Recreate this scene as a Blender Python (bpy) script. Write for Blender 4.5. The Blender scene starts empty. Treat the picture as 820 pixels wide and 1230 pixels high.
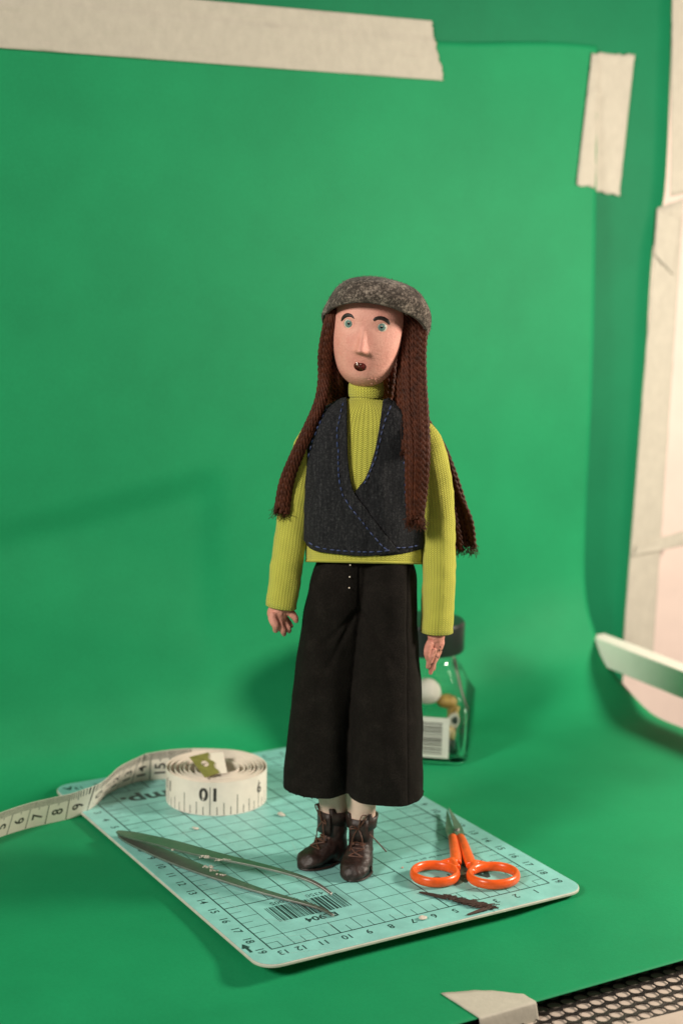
import bpy, bmesh, math, random
from mathutils import Vector, Matrix, noise
random.seed(7)
S = 0.01                      # everything below is written in centimetres
sc = bpy.context.scene
COL = sc.collection
PI = math.pi

# ------------------------------------------------------------------ camera (solved from the printed grid of the cutting mat)
RV = Vector((1.70771098, -0.451904123, 0.407644658))
RC = Matrix.Rotation(RV.length, 3, RV.normalized())       # world -> camera (x right, y down, z forward)
CAMC = Vector((-26.57575608, -48.90172543, 26.63501207))
FPX = 1913.89792

def ray(px, py):
    return RC.transposed() @ Vector(((px - 410) / FPX, (py - 615) / FPX, 1.0))
def onz(px, py, z=0.0):
    d = ray(px, py); return CAMC + d * ((z - CAMC.z) / d.z)
def ony(px, py, y):
    d = ray(px, py); return CAMC + d * ((y - CAMC.y) / d.y)

DF = Vector((5.9, 4.85, 0.0))                              # where the doll stands on the mat
EY = Vector((RC[2][0], RC[2][1], 0)).normalized()
EX = Vector((EY.y, -EY.x, 0))
DROT = math.atan2(EX.y, EX.x)
def L(px, py, d=0.8):
    """doll frame: x to the side, y away, z up"""
    r = ray(px, py)
    t = ((DF - CAMC).dot(EY) + d) / r.dot(EY)
    P = CAMC + r * t - DF
    return Vector((P.dot(EX), d, P.z))

# ------------------------------------------------------------------ object helpers
def props(o, label=None, cat=None, group=None, kind=None):
    if label: o['label'] = label
    if cat: o['category'] = cat
    if group: o['group'] = group
    if kind: o['kind'] = kind
    return o
def empty(name, loc=(0, 0, 0), rz=0.0, label=None, cat=None, group=None):
    o = bpy.data.objects.new(name, None); COL.objects.link(o)
    o.location = Vector(loc) * S; o.rotation_euler = (0, 0, rz); o.empty_display_size = 0.01
    return props(o, label, cat, group)

class MB:
    def __init__(self): self.v = []; self.f = []; self.uv = []; self.m = []
    def add(self, vs, fs, uv=None, mi=0):
        b = len(self.v)
        self.v += [Vector(p) for p in vs]
        self.f += [tuple(i + b for i in f) for f in fs]
        self.uv += list(uv) if uv else [(0.0, 0.0)] * len(vs)
        self.m += [mi] * len(fs)
        return b
    def grid(self, rows, closed=False, uv=None, flip=False, mi=0):
        n = len(rows[0]); vs = [p for r in rows for p in r]; fs = []
        for j in range(len(rows) - 1):
            for i in range(n if closed else n - 1):
                k = (i + 1) % n
                q = (j * n + i, j * n + k, (j + 1) * n + k, (j + 1) * n + i)
                fs.append(q[::-1] if flip else q)
        return self.add(vs, fs, uv, mi)
    def loft(self, rings, cap=True, mi=0):
        """closed rings; uv = (arc length, run length) in cm"""
        n = len(rings[0]); uv = []; run = 0
        pers = sorted(sum((Vector(q[i]) - Vector(q[(i + 1) % n])).length for i in range(n)) for q in rings); per = round(pers[len(pers) // 2] / .125) * .125 if pers[len(pers) // 2] > .5 else pers[len(pers) // 2]
        cen = [sum((Vector(p) for p in r), Vector()) / n for r in rings]
        for j, r in enumerate(rings):
            if j: run += (cen[j] - cen[j - 1]).length
            uv += [(i / n * per, run) for i in range(n)]
        b = self.grid(rings, True, uv, mi=mi)
        if cap:
            self.add([], [])
            self.f.append(tuple(b + i for i in range(n))[::-1]); self.m.append(mi)
            e = b + (len(rings) - 1) * n
            self.f.append(tuple(e + i for i in range(n))); self.m.append(mi)
    def tube(self, pts, rad, n=8, cap=True, mi=0, flat=1.0, up=None):
        pts = [Vector(p) for p in pts]
        rad = rad if isinstance(rad, (list, tuple)) else [rad] * len(pts)
        rings = []; ref = Vector(up) if up else None
        for i, p in enumerate(pts):
            t = (pts[min(i + 1, len(pts) - 1)] - pts[max(i - 1, 0)]).normalized()
            if ref is None:
                ref = Vector((0, 0, 1)) if abs(t.z) < 0.9 else Vector((1, 0, 0))
            a = t.cross(ref).normalized(); b = a.cross(t).normalized()
            if up is None: ref = b
            rings.append([p + (a * math.cos(2 * PI * k / n) + b * math.sin(2 * PI * k / n) * flat) * rad[i] for k in range(n)])
        self.loft(rings, cap, mi)
    def box(self, c, h, rot=0.0, mi=0):
        c = Vector(c); R = Matrix.Rotation(rot, 3, 'Z')
        vs = [c + R @ Vector((sx * h[0], sy * h[1], sz * h[2])) for sz in (-1, 1) for sx, sy in ((-1, -1), (1, -1), (1, 1), (-1, 1))]
        self.add(vs, [(3, 2, 1, 0), (4, 5, 6, 7), (0, 1, 5, 4), (1, 2, 6, 5), (2, 3, 7, 6), (3, 0, 4, 7)], mi=mi)
    def ball(self, c, r, rot=None, nu=16, nv=10, mi=0):
        c = Vector(c); r = Vector(r) if hasattr(r, '__len__') else Vector((r, r, r)); rows = []
        for j in range(nv + 1):
            a = -PI / 2 + PI * j / nv; a = max(-PI / 2 + .02, min(PI / 2 - .02, a)); row = []
            for i in range(nu):
                p = Vector((r.x * math.cos(a) * math.cos(2 * PI * i / nu), r.y * math.cos(a) * math.sin(2 * PI * i / nu), r.z * math.sin(a)))
                if rot: p = rot @ p
                row.append(c + p)
            rows.append(row)
        self.loft(rows, True, mi)
    def prism(self, poly, z0, z1, mi=0):
        n = len(poly)
        vs = [(p[0], p[1], z0) for p in poly] + [(p[0], p[1], z1) for p in poly]
        fs = [tuple(range(n))[::-1], tuple(range(n, 2 * n))] + [(i, (i + 1) % n, n + (i + 1) % n, n + i) for i in range(n)]
        self.add(vs, fs, mi=mi)
    def data(self, name):
        me = bpy.data.meshes.new(name)
        me.from_pydata([p * S for p in self.v], [], self.f)
        ul = me.uv_layers.new(name='UVMap')
        li = [0] * len(me.loops); me.loops.foreach_get('vertex_index', li)
        flat = []
        for i in li: flat += [self.uv[i][0], self.uv[i][1]]
        ul.data.foreach_set('uv', flat)
        me.polygons.foreach_set('material_index', self.m)
        me.validate(); me.update()
        return me
    def build(self, name, mat, parent=None, smooth=True, angle=40, recalc=True, bevel=0, solid=0, solid_off=0, sub=0):
        me = self.data(name)
        return finish(name, me, mat, parent, smooth, angle, recalc, bevel, solid, solid_off, sub)

def finish(name, me, mat, parent=None, smooth=True, angle=40, recalc=True, bevel=0, solid=0, solid_off=0, sub=0):
    if recalc:
        bm = bmesh.new(); bm.from_mesh(me); bmesh.ops.recalc_face_normals(bm, faces=bm.faces); bm.to_mesh(me); bm.free()
    for m in (mat if isinstance(mat, (list, tuple)) else [mat]): me.materials.append(m)
    if smooth:
        me.polygons.foreach_set('use_smooth', [True] * len(me.polygons))
        if angle < 180: me.set_sharp_from_angle(angle=math.radians(angle))
    o = bpy.data.objects.new(name, me); COL.objects.link(o)
    if parent: o.parent = parent
    if solid:
        m = o.modifiers.new('t', 'SOLIDIFY'); m.thickness = solid * S; m.offset = solid_off
    if bevel:
        m = o.modifiers.new('b', 'BEVEL'); m.width = bevel * S; m.segments = 2; m.limit_method = 'ANGLE'; m.angle_limit = math.radians(35)
    if sub:
        m = o.modifiers.new('s', 'SUBSURF'); m.levels = sub; m.render_levels = sub
    return o

def remeshed(mb, voxel, smooth_it=4, factor=0.5):
    """union of closed shapes as one continuous skin"""
    me = mb.data('tmp')
    o = bpy.data.objects.new('tmp', me); COL.objects.link(o)
    m = o.modifiers.new('r', 'REMESH'); m.mode = 'VOXEL'; m.voxel_size = voxel * S
    if smooth_it:
        s = o.modifiers.new('s', 'SMOOTH'); s.factor = factor; s.iterations = smooth_it
    dg = bpy.context.evaluated_depsgraph_get()
    out = bpy.data.meshes.new_from_object(o.evaluated_get(dg))
    bpy.data.objects.remove(o); bpy.data.meshes.remove(me)
    return out

def displace(me, fn):
    me.update()
    ns = [v.normal.copy() for v in me.vertices]
    for v, n in zip(me.vertices, ns):
        v.co = v.co + n * (fn(v.co / S, n) * S)
    me.update()

_tc = {}
def text2d(s, bold=0.0):
    """flat outline of a string, height of a digit = 1, centred; list of verts and faces"""
    if (s, bold) in _tc: return _tc[(s, bold)]
    cu = bpy.data.curves.new('txt', 'FONT'); cu.body = s; cu.size = 1.0; cu.align_x = 'CENTER'; cu.align_y = 'CENTER'; cu.offset = bold; cu.resolution_u = 3
    o = bpy.data.objects.new('txt', cu); COL.objects.link(o)
    dg = bpy.context.evaluated_depsgraph_get()
    me = bpy.data.meshes.new_from_object(o.evaluated_get(dg))
    vs = [(v.co.x, v.co.y) for v in me.vertices]; fs = [tuple(p.vertices) for p in me.polygons]
    if vs:
        xs = [v[0] for v in vs]; ys = [v[1] for v in vs]
        cx, cy, h = (min(xs) + max(xs)) / 2, (min(ys) + max(ys)) / 2, 0.69
        vs = [((x - cx) / h, (y - cy) / h) for x, y in vs]
    bpy.data.objects.remove(o); bpy.data.curves.remove(cu); bpy.data.meshes.remove(me)
    _tc[(s, bold)] = (vs, fs)
    return vs, fs
def put_text(mb, s, c, h, adv, up, bold=0.0, sx=1.0, mi=0):
    vs, fs = text2d(s, bold); c, adv, up = Vector(c), Vector(adv), Vector(up)
    mb.add([c + adv * (x * h * sx) + up * (y * h) for x, y in vs], fs, mi=mi)

def lerp(a, b, t): return a + (b - a) * t
def interp(tab, x):
    """piecewise smooth table lookup, rows (x, v1, v2, ...)"""
    if x <= tab[0][0]: return tab[0][1:]
    for i in range(len(tab) - 1):
        if x <= tab[i + 1][0]:
            a, b = tab[i], tab[i + 1]; h = b[0] - a[0]; t = (x - a[0]) / h
            out = []
            for k in range(1, len(a)):
                m0 = (b[k] - tab[i - 1][k]) / (b[0] - tab[i - 1][0]) if i > 0 else (b[k] - a[k]) / h
                m1 = (tab[i + 2][k] - a[k]) / (tab[i + 2][0] - a[0]) if i + 2 < len(tab) else (b[k] - a[k]) / h
                t2, t3 = t * t, t * t * t
                out.append((2 * t3 - 3 * t2 + 1) * a[k] + (t3 - 2 * t2 + t) * h * m0 + (-2 * t3 + 3 * t2) * b[k] + (t3 - t2) * h * m1)
            return out
    return tab[-1][1:]
def spline(pts, n):
    """n points along a smooth curve through pts, evenly spaced"""
    pts = [Vector(p) for p in pts]
    if len(pts) == 2: return [pts[0].lerp(pts[1], i / (n - 1)) for i in range(n)]
    acc = [0.0]
    for i in range(1, len(pts)): acc.append(acc[-1] + (pts[i] - pts[i - 1]).length)
    dim = len(pts[0])
    tab = [(acc[i],) + tuple(pts[i]) for i in range(len(pts))]
    fine = [Vector(interp(tab, acc[-1] * i / (n * 4))) for i in range(n * 4 + 1)]
    a2 = [0.0]
    for i in range(1, len(fine)): a2.append(a2[-1] + (fine[i] - fine[i - 1]).length)
    out = []; j = 0
    for i in range(n):
        s = a2[-1] * i / (n - 1)
        while j < len(a2) - 2 and a2[j + 1] < s: j += 1
        d = a2[j + 1] - a2[j]
        out.append(fine[j].lerp(fine[j + 1], (s - a2[j]) / d if d > 1e-9 else 0))
    return out
def plen(pts): return sum((Vector(pts[i + 1]) - Vector(pts[i])).length for i in range(len(pts) - 1))

def fuzz_on(me, n, seed, lo, hi, wid=.005, zmin=None):
    """short loose fibres standing on a cloth surface, appended to the same mesh"""
    rr = random.Random(seed); ps = list(me.polygons); vs = [v.co / S for v in me.vertices]; fs = [tuple(p.vertices) for p in ps]
    mb = MB(); mb.v = vs; mb.f = fs; mb.uv = [(0, 0)] * len(vs); mb.m = [0] * len(fs)
    for _ in range(n):
        p = rr.choice(ps); c = p.center / S; nn = p.normal
        t = Vector((rr.gauss(0, 1), rr.gauss(0, 1), rr.gauss(0, 1))); t = (t - nn * t.dot(nn)).normalized()
        l = rr.uniform(lo, hi); d = (nn * rr.uniform(.1, .8) + t).normalized() * l; s = nn.cross(t) * wid
        c = c + t * rr.uniform(-.03, .03)
        mb.add([c - s, c + s, c + d * .6 + s * .6 + nn * .02, c + d * .6 - s * .6 + nn * .02, c + d], [(0, 1, 2, 3), (3, 2, 4)])
    return mb.data('fz')
# ------------------------------------------------------------------ materials
def nodes(name):
    m = bpy.data.materials.new(name); m.use_nodes = True
    nt = m.node_tree; b = nt.nodes['Principled BSDF']
    return m, nt, b
def N(nt, t, **kw):
    n = nt.nodes.new(t)
    for k, v in kw.items():
        if k in n.inputs: n.inputs[k].default_value = v
        else: setattr(n, k, v)
    return n
def coords(nt, scale=100.0, kind='Object', stretch=(1, 1, 1)):
    tc = N(nt, 'ShaderNodeTexCoord'); mp = N(nt, 'ShaderNodeMapping')
    mp.inputs['Scale'].default_value = (scale * stretch[0], scale * stretch[1], scale * stretch[2])
    nt.links.new(tc.outputs[kind], mp.inputs['Vector']); return mp.outputs['Vector']
def ramp(nt, fac, stops):
    r = N(nt, 'ShaderNodeValToRGB'); e = r.color_ramp.elements
    while len(e) < len(stops): e.new(0.5)
    for k, (p, c) in enumerate(stops):
        e[k].position = p; e[k].color = (*c, 1)
    nt.links.new(fac, r.inputs['Fac']); return r.outputs['Color']
def bump(nt, b, height, strength=0.3, dist=0.02, prev=None):
    n = N(nt, 'ShaderNodeBump'); n.inputs['Strength'].default_value = strength; n.inputs['Distance'].default_value = dist * S
    nt.links.new(height, n.inputs['Height'])
    if prev is not None: nt.links.new(prev, n.inputs['Normal'])
    nt.links.new(n.outputs['Normal'], b.inputs['Normal']); return n.outputs['Normal']
def noisy(nt, vec, scale, detail=4, rough=0.6):
    n = N(nt, 'ShaderNodeTexNoise', Scale=scale, Detail=detail, Roughness=rough)
    nt.links.new(vec, n.inputs['Vector']); return n.outputs['Fac']
def math_(nt, op, a, b=None):
    n = N(nt, 'ShaderNodeMath', operation=op)
    for i, x in enumerate((a, b)):
        if x is None: continue
        if isinstance(x, (int, float)): n.inputs[i].default_value = x
        else: nt.links.new(x, n.inputs[i])
    return n.outputs[0]
def basic(name, c, rough=0.6, var=0.12, scale=3.0, bs=0.15, bscale=20.0, spec=0.5, metal=0.0, stretch=(1, 1, 1), bdist=0.02):
    """colour with mild mottling and a fine grain bump"""
    m, nt, b = nodes(name); v = coords(nt, stretch=stretch)
    f = noisy(nt, v, scale)
    lo = tuple(x * (1 - var) for x in c); hi = tuple(min(1, x * (1 + var)) for x in c)
    nt.links.new(ramp(nt, f, [(0.3, lo), (0.7, hi)]), b.inputs['Base Color'])
    b.inputs['Roughness'].default_value = rough; b.inputs['Metallic'].default_value = metal
    b.inputs['Specular IOR Level'].default_value = spec
    if bs: bump(nt, b, noisy(nt, v, bscale, 5), bs, bdist)
    return m

def paper_mat(name, c, rough=0.6, spec=0.13):
    m, nt, b = nodes(name); v = coords(nt)
    f1 = noisy(nt, v, 0.15, 3); f2 = noisy(nt, v, 8, 6, .75)
    mix = math_(nt, 'ADD', math_(nt, 'MULTIPLY', f1, 0.55), math_(nt, 'MULTIPLY', f2, 0.45))
    nt.links.new(ramp(nt, mix, [(0.3, tuple(x * .84 for x in c)), (0.7, tuple(x * 1.14 for x in c))]), b.inputs['Base Color'])
    b.inputs['Roughness'].default_value = rough; b.inputs['Specular IOR Level'].default_value = spec
    bump(nt, b, f2, 0.6, 0.015)
    return m

def knit_mat(name, c):
    m, nt, b = nodes(name)
    tc = N(nt, 'ShaderNodeTexCoord'); sp = N(nt, 'ShaderNodeSeparateXYZ'); nt.links.new(tc.outputs['UV'], sp.inputs[0])
    v = coords(nt)
    wob = math_(nt, 'MULTIPLY', math_(nt, 'SUBTRACT', noisy(nt, v, 1.6, 2), 0.5), 0.04)
    u = math_(nt, 'ADD', sp.outputs['X'], wob)
    rib = math_(nt, 'ABSOLUTE', math_(nt, 'SINE', math_(nt, 'MULTIPLY', u, PI / 0.125)))
    vv = math_(nt, 'ADD', sp.outputs['Y'], math_(nt, 'MULTIPLY', rib, 0.07))
    st = math_(nt, 'ABSOLUTE', math_(nt, 'SINE', math_(nt, 'MULTIPLY', vv, PI / 0.085)))
    h = math_(nt, 'ADD', math_(nt, 'MULTIPLY', rib, 0.38), math_(nt, 'MULTIPLY', st, 0.62))
    fz = noisy(nt, v, 22, 4, .7)
    hh = math_(nt, 'ADD', h, math_(nt, 'MULTIPLY', fz, 0.35))
    fac = math_(nt, 'ADD', math_(nt, 'MULTIPLY', h, 0.6), math_(nt, 'MULTIPLY', noisy(nt, v, 2.0, 3), 0.4))
    nt.links.new(ramp(nt, fac, [(0.2, tuple(x * .66 for x in c)), (0.55, c), (0.9, tuple(min(1, x * 1.22) for x in c))]), b.inputs['Base Color'])
    b.inputs['Roughness'].default_value = 0.9; b.inputs['Specular IOR Level'].default_value = 0.15
    b.inputs['Sheen Weight'].default_value = 0.12; b.inputs['Sheen Roughness'].default_value = 0.5
    bump(nt, b, hh, 0.9, 0.04)
    return m

def cloth_mat(name, stops, scale=26, weave=None, sheen=0.2, bs=0.6, bdist=0.03):
    m, nt, b = nodes(name); v = coords(nt)
    f = noisy(nt, v, scale, 5, .75); g = noisy(nt, coords(nt, stretch=(6, 6, .5)), 2.2, 3) if weave else noisy(nt, v, 1.5, 3)
    mix = math_(nt, 'ADD', math_(nt, 'MULTIPLY', f, 0.65), math_(nt, 'MULTIPLY', g, 0.35))
    nt.links.new(ramp(nt, mix, stops), b.inputs['Base Color'])
    b.inputs['Roughness'].default_value = 0.95; b.inputs['Specular IOR Level'].default_value = 0.12
    b.inputs['Sheen Weight'].default_value = sheen; b.inputs['Sheen Roughness'].default_value = 0.45
    h = f
    if weave:
        v2 = coords(nt, stretch=weave)
        w = noisy(nt, v2, 6, 3, .6)
        h = math_(nt, 'ADD', math_(nt, 'MULTIPLY', f, 0.5), math_(nt, 'MULTIPLY', w, 0.7))
    bump(nt, b, h, bs, bdist)
    return m

def skin_mat(name, c, blotch=0.36):
    m, nt, b = nodes(name); v = coords(nt)
    g = noisy(nt, v, 0.9, 4, .6); f = noisy(nt, v, 12, 4, .7)
    lo = (c[0] * .88, c[1] * (1 - blotch), c[2] * (1 - blotch)); hi = (min(1, c[0] * 1.08), c[1] * 1.08, c[2] * 1.08)
    mix = math_(nt, 'ADD', math_(nt, 'MULTIPLY', g, 0.75), math_(nt, 'MULTIPLY', f, 0.25))
    nt.links.new(ramp(nt, mix, [(0.3, lo), (0.65, hi)]), b.inputs['Base Color'])
    b.inputs['Roughness'].default_value = 0.55; b.inputs['Specular IOR Level'].default_value = 0.4
    # crumbly painted surface with little cracks
    vo = N(nt, 'ShaderNodeTexVoronoi', Scale=9.0, feature='DISTANCE_TO_EDGE'); nt.links.new(v, vo.inputs['Vector'])
    h = math_(nt, 'ADD', math_(nt, 'MULTIPLY', f, 0.6), math_(nt, 'MULTIPLY', noisy(nt, v, 5, 5, .65), 0.6))
    h = math_(nt, 'ADD', h, math_(nt, 'MULTIPLY', math_(nt, 'MINIMUM', vo.outputs['Distance'], 0.12), 1.2))
    bump(nt, b, h, 0.85, 0.035)
    return m

def metal_mat(name, c, rough=0.25):
    m, nt, b = nodes(name); v = coords(nt)
    f = noisy(nt, v, 3, 5, .7)
    nt.links.new(ramp(nt, f, [(0.35, tuple(x * .8 for x in c)), (0.7, c)]), b.inputs['Base Color'])
    b.inputs['Metallic'].default_value = 1.0
    rr = N(nt, 'ShaderNodeMapRange'); rr.inputs['To Min'].default_value = rough * .7; rr.inputs['To Max'].default_value = rough * 1.5
    nt.links.new(noisy(nt, v, 6, 5, .7), rr.inputs['Value']); nt.links.new(rr.outputs[0], b.inputs['Roughness'])
    bump(nt, b, noisy(nt, v, 9, 4), 0.06, 0.02)
    return m

def glass_mat(name):
    m, nt, b = nodes(name)
    b.inputs['Base Color'].default_value = (0.95, 0.98, 0.96, 1)
    b.inputs['Transmission Weight'].default_value = 1.0; b.inputs['Roughness'].default_value = 0.02; b.inputs['IOR'].default_value = 1.45
    v = coords(nt); bump(nt, b, noisy(nt, v, 0.7, 2), 0.08, 0.05)
    return m

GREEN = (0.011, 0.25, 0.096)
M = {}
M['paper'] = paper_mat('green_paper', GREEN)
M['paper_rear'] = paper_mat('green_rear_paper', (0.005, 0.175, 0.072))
M['mat_top'] = basic('mat_teal', (0.235, 0.54, 0.50), 0.42, 0.13, 0.9, 0.2, 16, 0.45)
M['mat_core'] = basic('mat_edge', (0.50, 0.50, 0.43), 0.6, 0.1, 2, 0.1, 20)
M['print'] = basic('mat_print', (0.018, 0.05, 0.045), 0.5, 0.3, 6, 0, 20)
M['cut'] = basic('mat_cut', (0.36, 0.60, 0.56), 0.7, 0.1, 2, 0, 20)
M['tape'] = basic('masking_tape', (0.47, 0.44, 0.365), 0.75, 0.06, 2.2, 0.5, 7, 0.3, stretch=(1, 1, .7), bdist=0.035)
M['wall'] = basic('pale_wall', (0.80, 0.65, 0.58), 0.8, 0.05, 0.3, 0.1, 5)
M['white'] = basic('white_plastic', (0.9, 0.87, 0.78), 0.45, 0.04, 0.8, 0.05, 12)
M['black_metal'] = basic('black_steel', (0.016, 0.013, 0.012), 0.42, 0.3, 3, 0.1, 10)
M['table'] = basic('beige_laminate', (0.52, 0.43, 0.36), 0.5, 0.1, 0.8, 0.08, 8)
M['skin'] = skin_mat('painted_skin', (0.75, 0.40, 0.315))
M['hand_skin'] = skin_mat('hand_skin', (0.62, 0.29, 0.22), 0.35)
M['leg_skin'] = skin_mat('leg_skin', (0.76, 0.54, 0.44), 0.1)
M['knit'] = knit_mat('lime_knit', (0.54, 0.53, 0.085))
M['vest'] = cloth_mat('charcoal_linen', [(0.34, (0.009, 0.0095, 0.011)), (0.52, (0.021, 0.022, 0.0245)), (0.68, (0.066, 0.067, 0.07))], 11, (7, 7, .6), 0.03, 1.0, .05)
M['trouser'] = cloth_mat('black_felt', [(0.34, (0.006, 0.005, 0.004)), (0.52, (0.011, 0.009, 0.0075)), (0.7, (0.023, 0.019, 0.016))], 15, None, 0.0, 1.0, .04)
M['felt'] = cloth_mat('grey_wool_felt', [(0.36, (0.018, 0.014, 0.012)), (0.5, (0.085, 0.069, 0.057)), (0.63, (0.40, 0.335, 0.275))], 9.5, None, 0.15, 1.0, 0.07)
M['hair'] = basic('brown_cord', (0.062, 0.0165, 0.0068), 0.6, 0.5, 4, 0.5, 30, 0.2, stretch=(1, 1, 1))
M['thread'] = basic('navy_thread', (0.035, 0.055, 0.15), 0.6, 0.6, 10, 0.2, 40)
M['boot'] = basic('dark_leather', (0.022, 0.0095, 0.007), 0.5, 0.5, 5, 0.6, 9, 0.5, bdist=0.03)
M['lace'] = basic('brown_lace', (0.09, 0.032, 0.016), 0.6, 0.3, 8, 0.3, 40)
M['eye_white'] = basic('eye_white', (0.62, 0.56, 0.47), 0.25, 0.05, 6, 0, 20)
M['iris'] = basic('teal_iris', (0.14, 0.24, 0.215), 0.2, 0.35, 14, 0, 20)
M['pupil'] = basic('pupil_black', (0.008, 0.012, 0.014), 0.08, 0.1, 6, 0, 20)
M['brow'] = basic('brow_paint', (0.020, 0.013, 0.011), 0.5, 0.3, 9, 0.3, 20)
M['mouth'] = basic('mouth_red', (0.10, 0.016, 0.012), 0.12, 0.4, 7, 0.2, 9, 0.7)
M['tooth'] = basic('tooth_white', (0.7, 0.62, 0.52), 0.2, 0.1, 6, 0, 9)
M['orange'] = basic('orange_plastic', (0.84, 0.105, 0.012), 0.3, 0.14, 3, 0.25, 9, 0.5)
M['steel'] = metal_mat('steel', (0.46, 0.44, 0.41), 0.42)
M['brass'] = basic('brass', (0.30, 0.25, 0.07), 0.4, 0.2, 3, 0.1, 12, 0.5, 0.35)
M['tapecloth'] = basic('tape_ribbon', (0.80, 0.71, 0.62), 0.45, 0.05, 2.0, 0.1, 25)
M['ink'] = basic('black_ink', (0.03, 0.024, 0.02), 0.5, 0.2, 8, 0, 20)
M['glass'] = glass_mat('jar_glass')
M['lid'] = basic('black_lid', (0.012, 0.014, 0.013), 0.35, 0.2, 2, 0.05, 12)
M['label'] = basic('paper_label', (0.70, 0.68, 0.62), 0.6, 0.05, 3, 0.1, 20)
M['foam'] = basic('white_foam', (0.80, 0.74, 0.68), 0.7, 0.05, 3, 0.3, 10)
M['gold'] = basic('ochre_wood', (0.42, 0.27, 0.07), 0.45, 0.25, 3, 0.2, 10)
M['bead'] = basic('cream_bead', (0.55, 0.42, 0.20), 0.4, 0.2, 3, 0.1, 10)
M['dark'] = basic('dark_item', (0.03, 0.035, 0.04), 0.35, 0.2, 3, 0.1, 10)
M['scrap'] = basic('white_scrap', (0.58, 0.53, 0.45), 0.8, 0.1, 8, 0.4, 15)
M['clip'] = basic('brown_fibre', (0.055, 0.028, 0.018), 0.8, 0.4, 10, 0.4, 25)

FLOOR = -0.35
def smooth01(t): t = max(0, min(1, t)); return t * t * (3 - 2 * t)

# ================================================================== the paper sweep
PROF_R = [(-6.9, -.35), (0, -.35), (8, -.35), (14.0, -.40), (16.6, -.30), (18.6, .45), (20.9, 1.8), (22.2, 3.6), (22.85, 5.0), (23.2, 6.8), (23.35, 10.5), (23.35, 17.9), (23.75, 27.4), (24.34, 36.95)]
PROF_L = [(-6.9, -.35), (0, -.35), (8, -.35), (14.0, -.35), (17.6, -.35), (20.6, -.25), (22.2, .75), (22.95, 2.4), (23.25, 4.0), (23.4, 6.2), (23.45, 10.5), (23.45, 17.9), (23.78, 27.4), (24.34, 36.4)]
def resample(prof, n):
    return spline([Vector((0, y, z)) for y, z in prof], n)
NS = 230
PR, PL = resample(PROF_R, NS), resample(PROF_L, NS)
def floor_dip(x, y):
    # the sheet sags a little under the near left corner of the mat
    return -0.22 * math.exp(-(((x + 1.4) / 2.6) ** 2 + ((y + 1.2) / 3.4) ** 2)) - .38 * smooth01((1.2 - y) / 3) * lerp(smooth01((13.5 - x) / 4), 1.0, smooth01((-1.2 - y) / 4))
def sheet(x, j):
    w = smooth01((x - 22) / 10.0)
    p = PL[j].lerp(PR[j], w)
    flat = smooth01((16 - p.y) / 4.0)
    return Vector((x, p.y + shadow_recess(x, p.z), p.z + floor_dip(x, p.y) * flat + 0.05 * noise.noise(Vector((x * .09, p.y * .11, p.z * .08))) * 1.2 * (1 - 0.7 * flat) + (.022 * noise.noise(Vector((x * .42, p.z * .3, 7.7))) * (1 - flat))))
def shadow_recess(x, z):
    """a shallow angular dent creased into the wall part of the sheet, left of the doll"""
    ztop = 14.2 - .185 * (9.3 - x)
    a = smooth01((9.9 - x) / 1.7) * smooth01((ztop + .6 - z) / 2.0)
    fade = smooth01((z - 3.5 - .55 * (9.3 - x) * .6) / 6.0) * smooth01((x + 9) / 8)
    return .36 * a * max(fade, .55 * smooth01((z - 4) / 3) * math.exp(-((x - 8.6) / 1.6) ** 2))
mb = MB()
xs = [-34 + i * 0.45 for i in range(150)] + [33.35]
mb.grid([[sheet(x, j) for x in xs] for j in range(NS)])
o = mb.build('backdrop_paper', M['paper'], None, angle=180, recalc=False, solid=0.03, solid_off=1)
props(o, 'bright green paper sheet sweeping from the tabletop up the wall behind the doll', 'paper backdrop', kind='structure')

# rear darker sheet
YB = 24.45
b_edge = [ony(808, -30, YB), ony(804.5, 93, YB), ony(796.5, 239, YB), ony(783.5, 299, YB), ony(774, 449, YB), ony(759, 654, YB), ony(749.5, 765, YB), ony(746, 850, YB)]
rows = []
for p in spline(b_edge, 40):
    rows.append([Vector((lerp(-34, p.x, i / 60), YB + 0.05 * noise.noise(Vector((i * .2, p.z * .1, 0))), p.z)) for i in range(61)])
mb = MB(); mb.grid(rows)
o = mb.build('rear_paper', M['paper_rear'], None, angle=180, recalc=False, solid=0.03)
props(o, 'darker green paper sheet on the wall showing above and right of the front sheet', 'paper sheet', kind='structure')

# wall behind
mb = MB(); mb.box((25, 27.0, 18), (75, .6, 40)); 
o = mb.build('wall', M['wall'], None, smooth=False); props(o, kind='structure')

# table below
mb = MB(); mb.box((-9.2, 1.5, -2.16), (43, 21.5, .8))
o = mb.build('tabletop', M['table'], None, smooth=False, bevel=.2); props(o, kind='structure')

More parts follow.
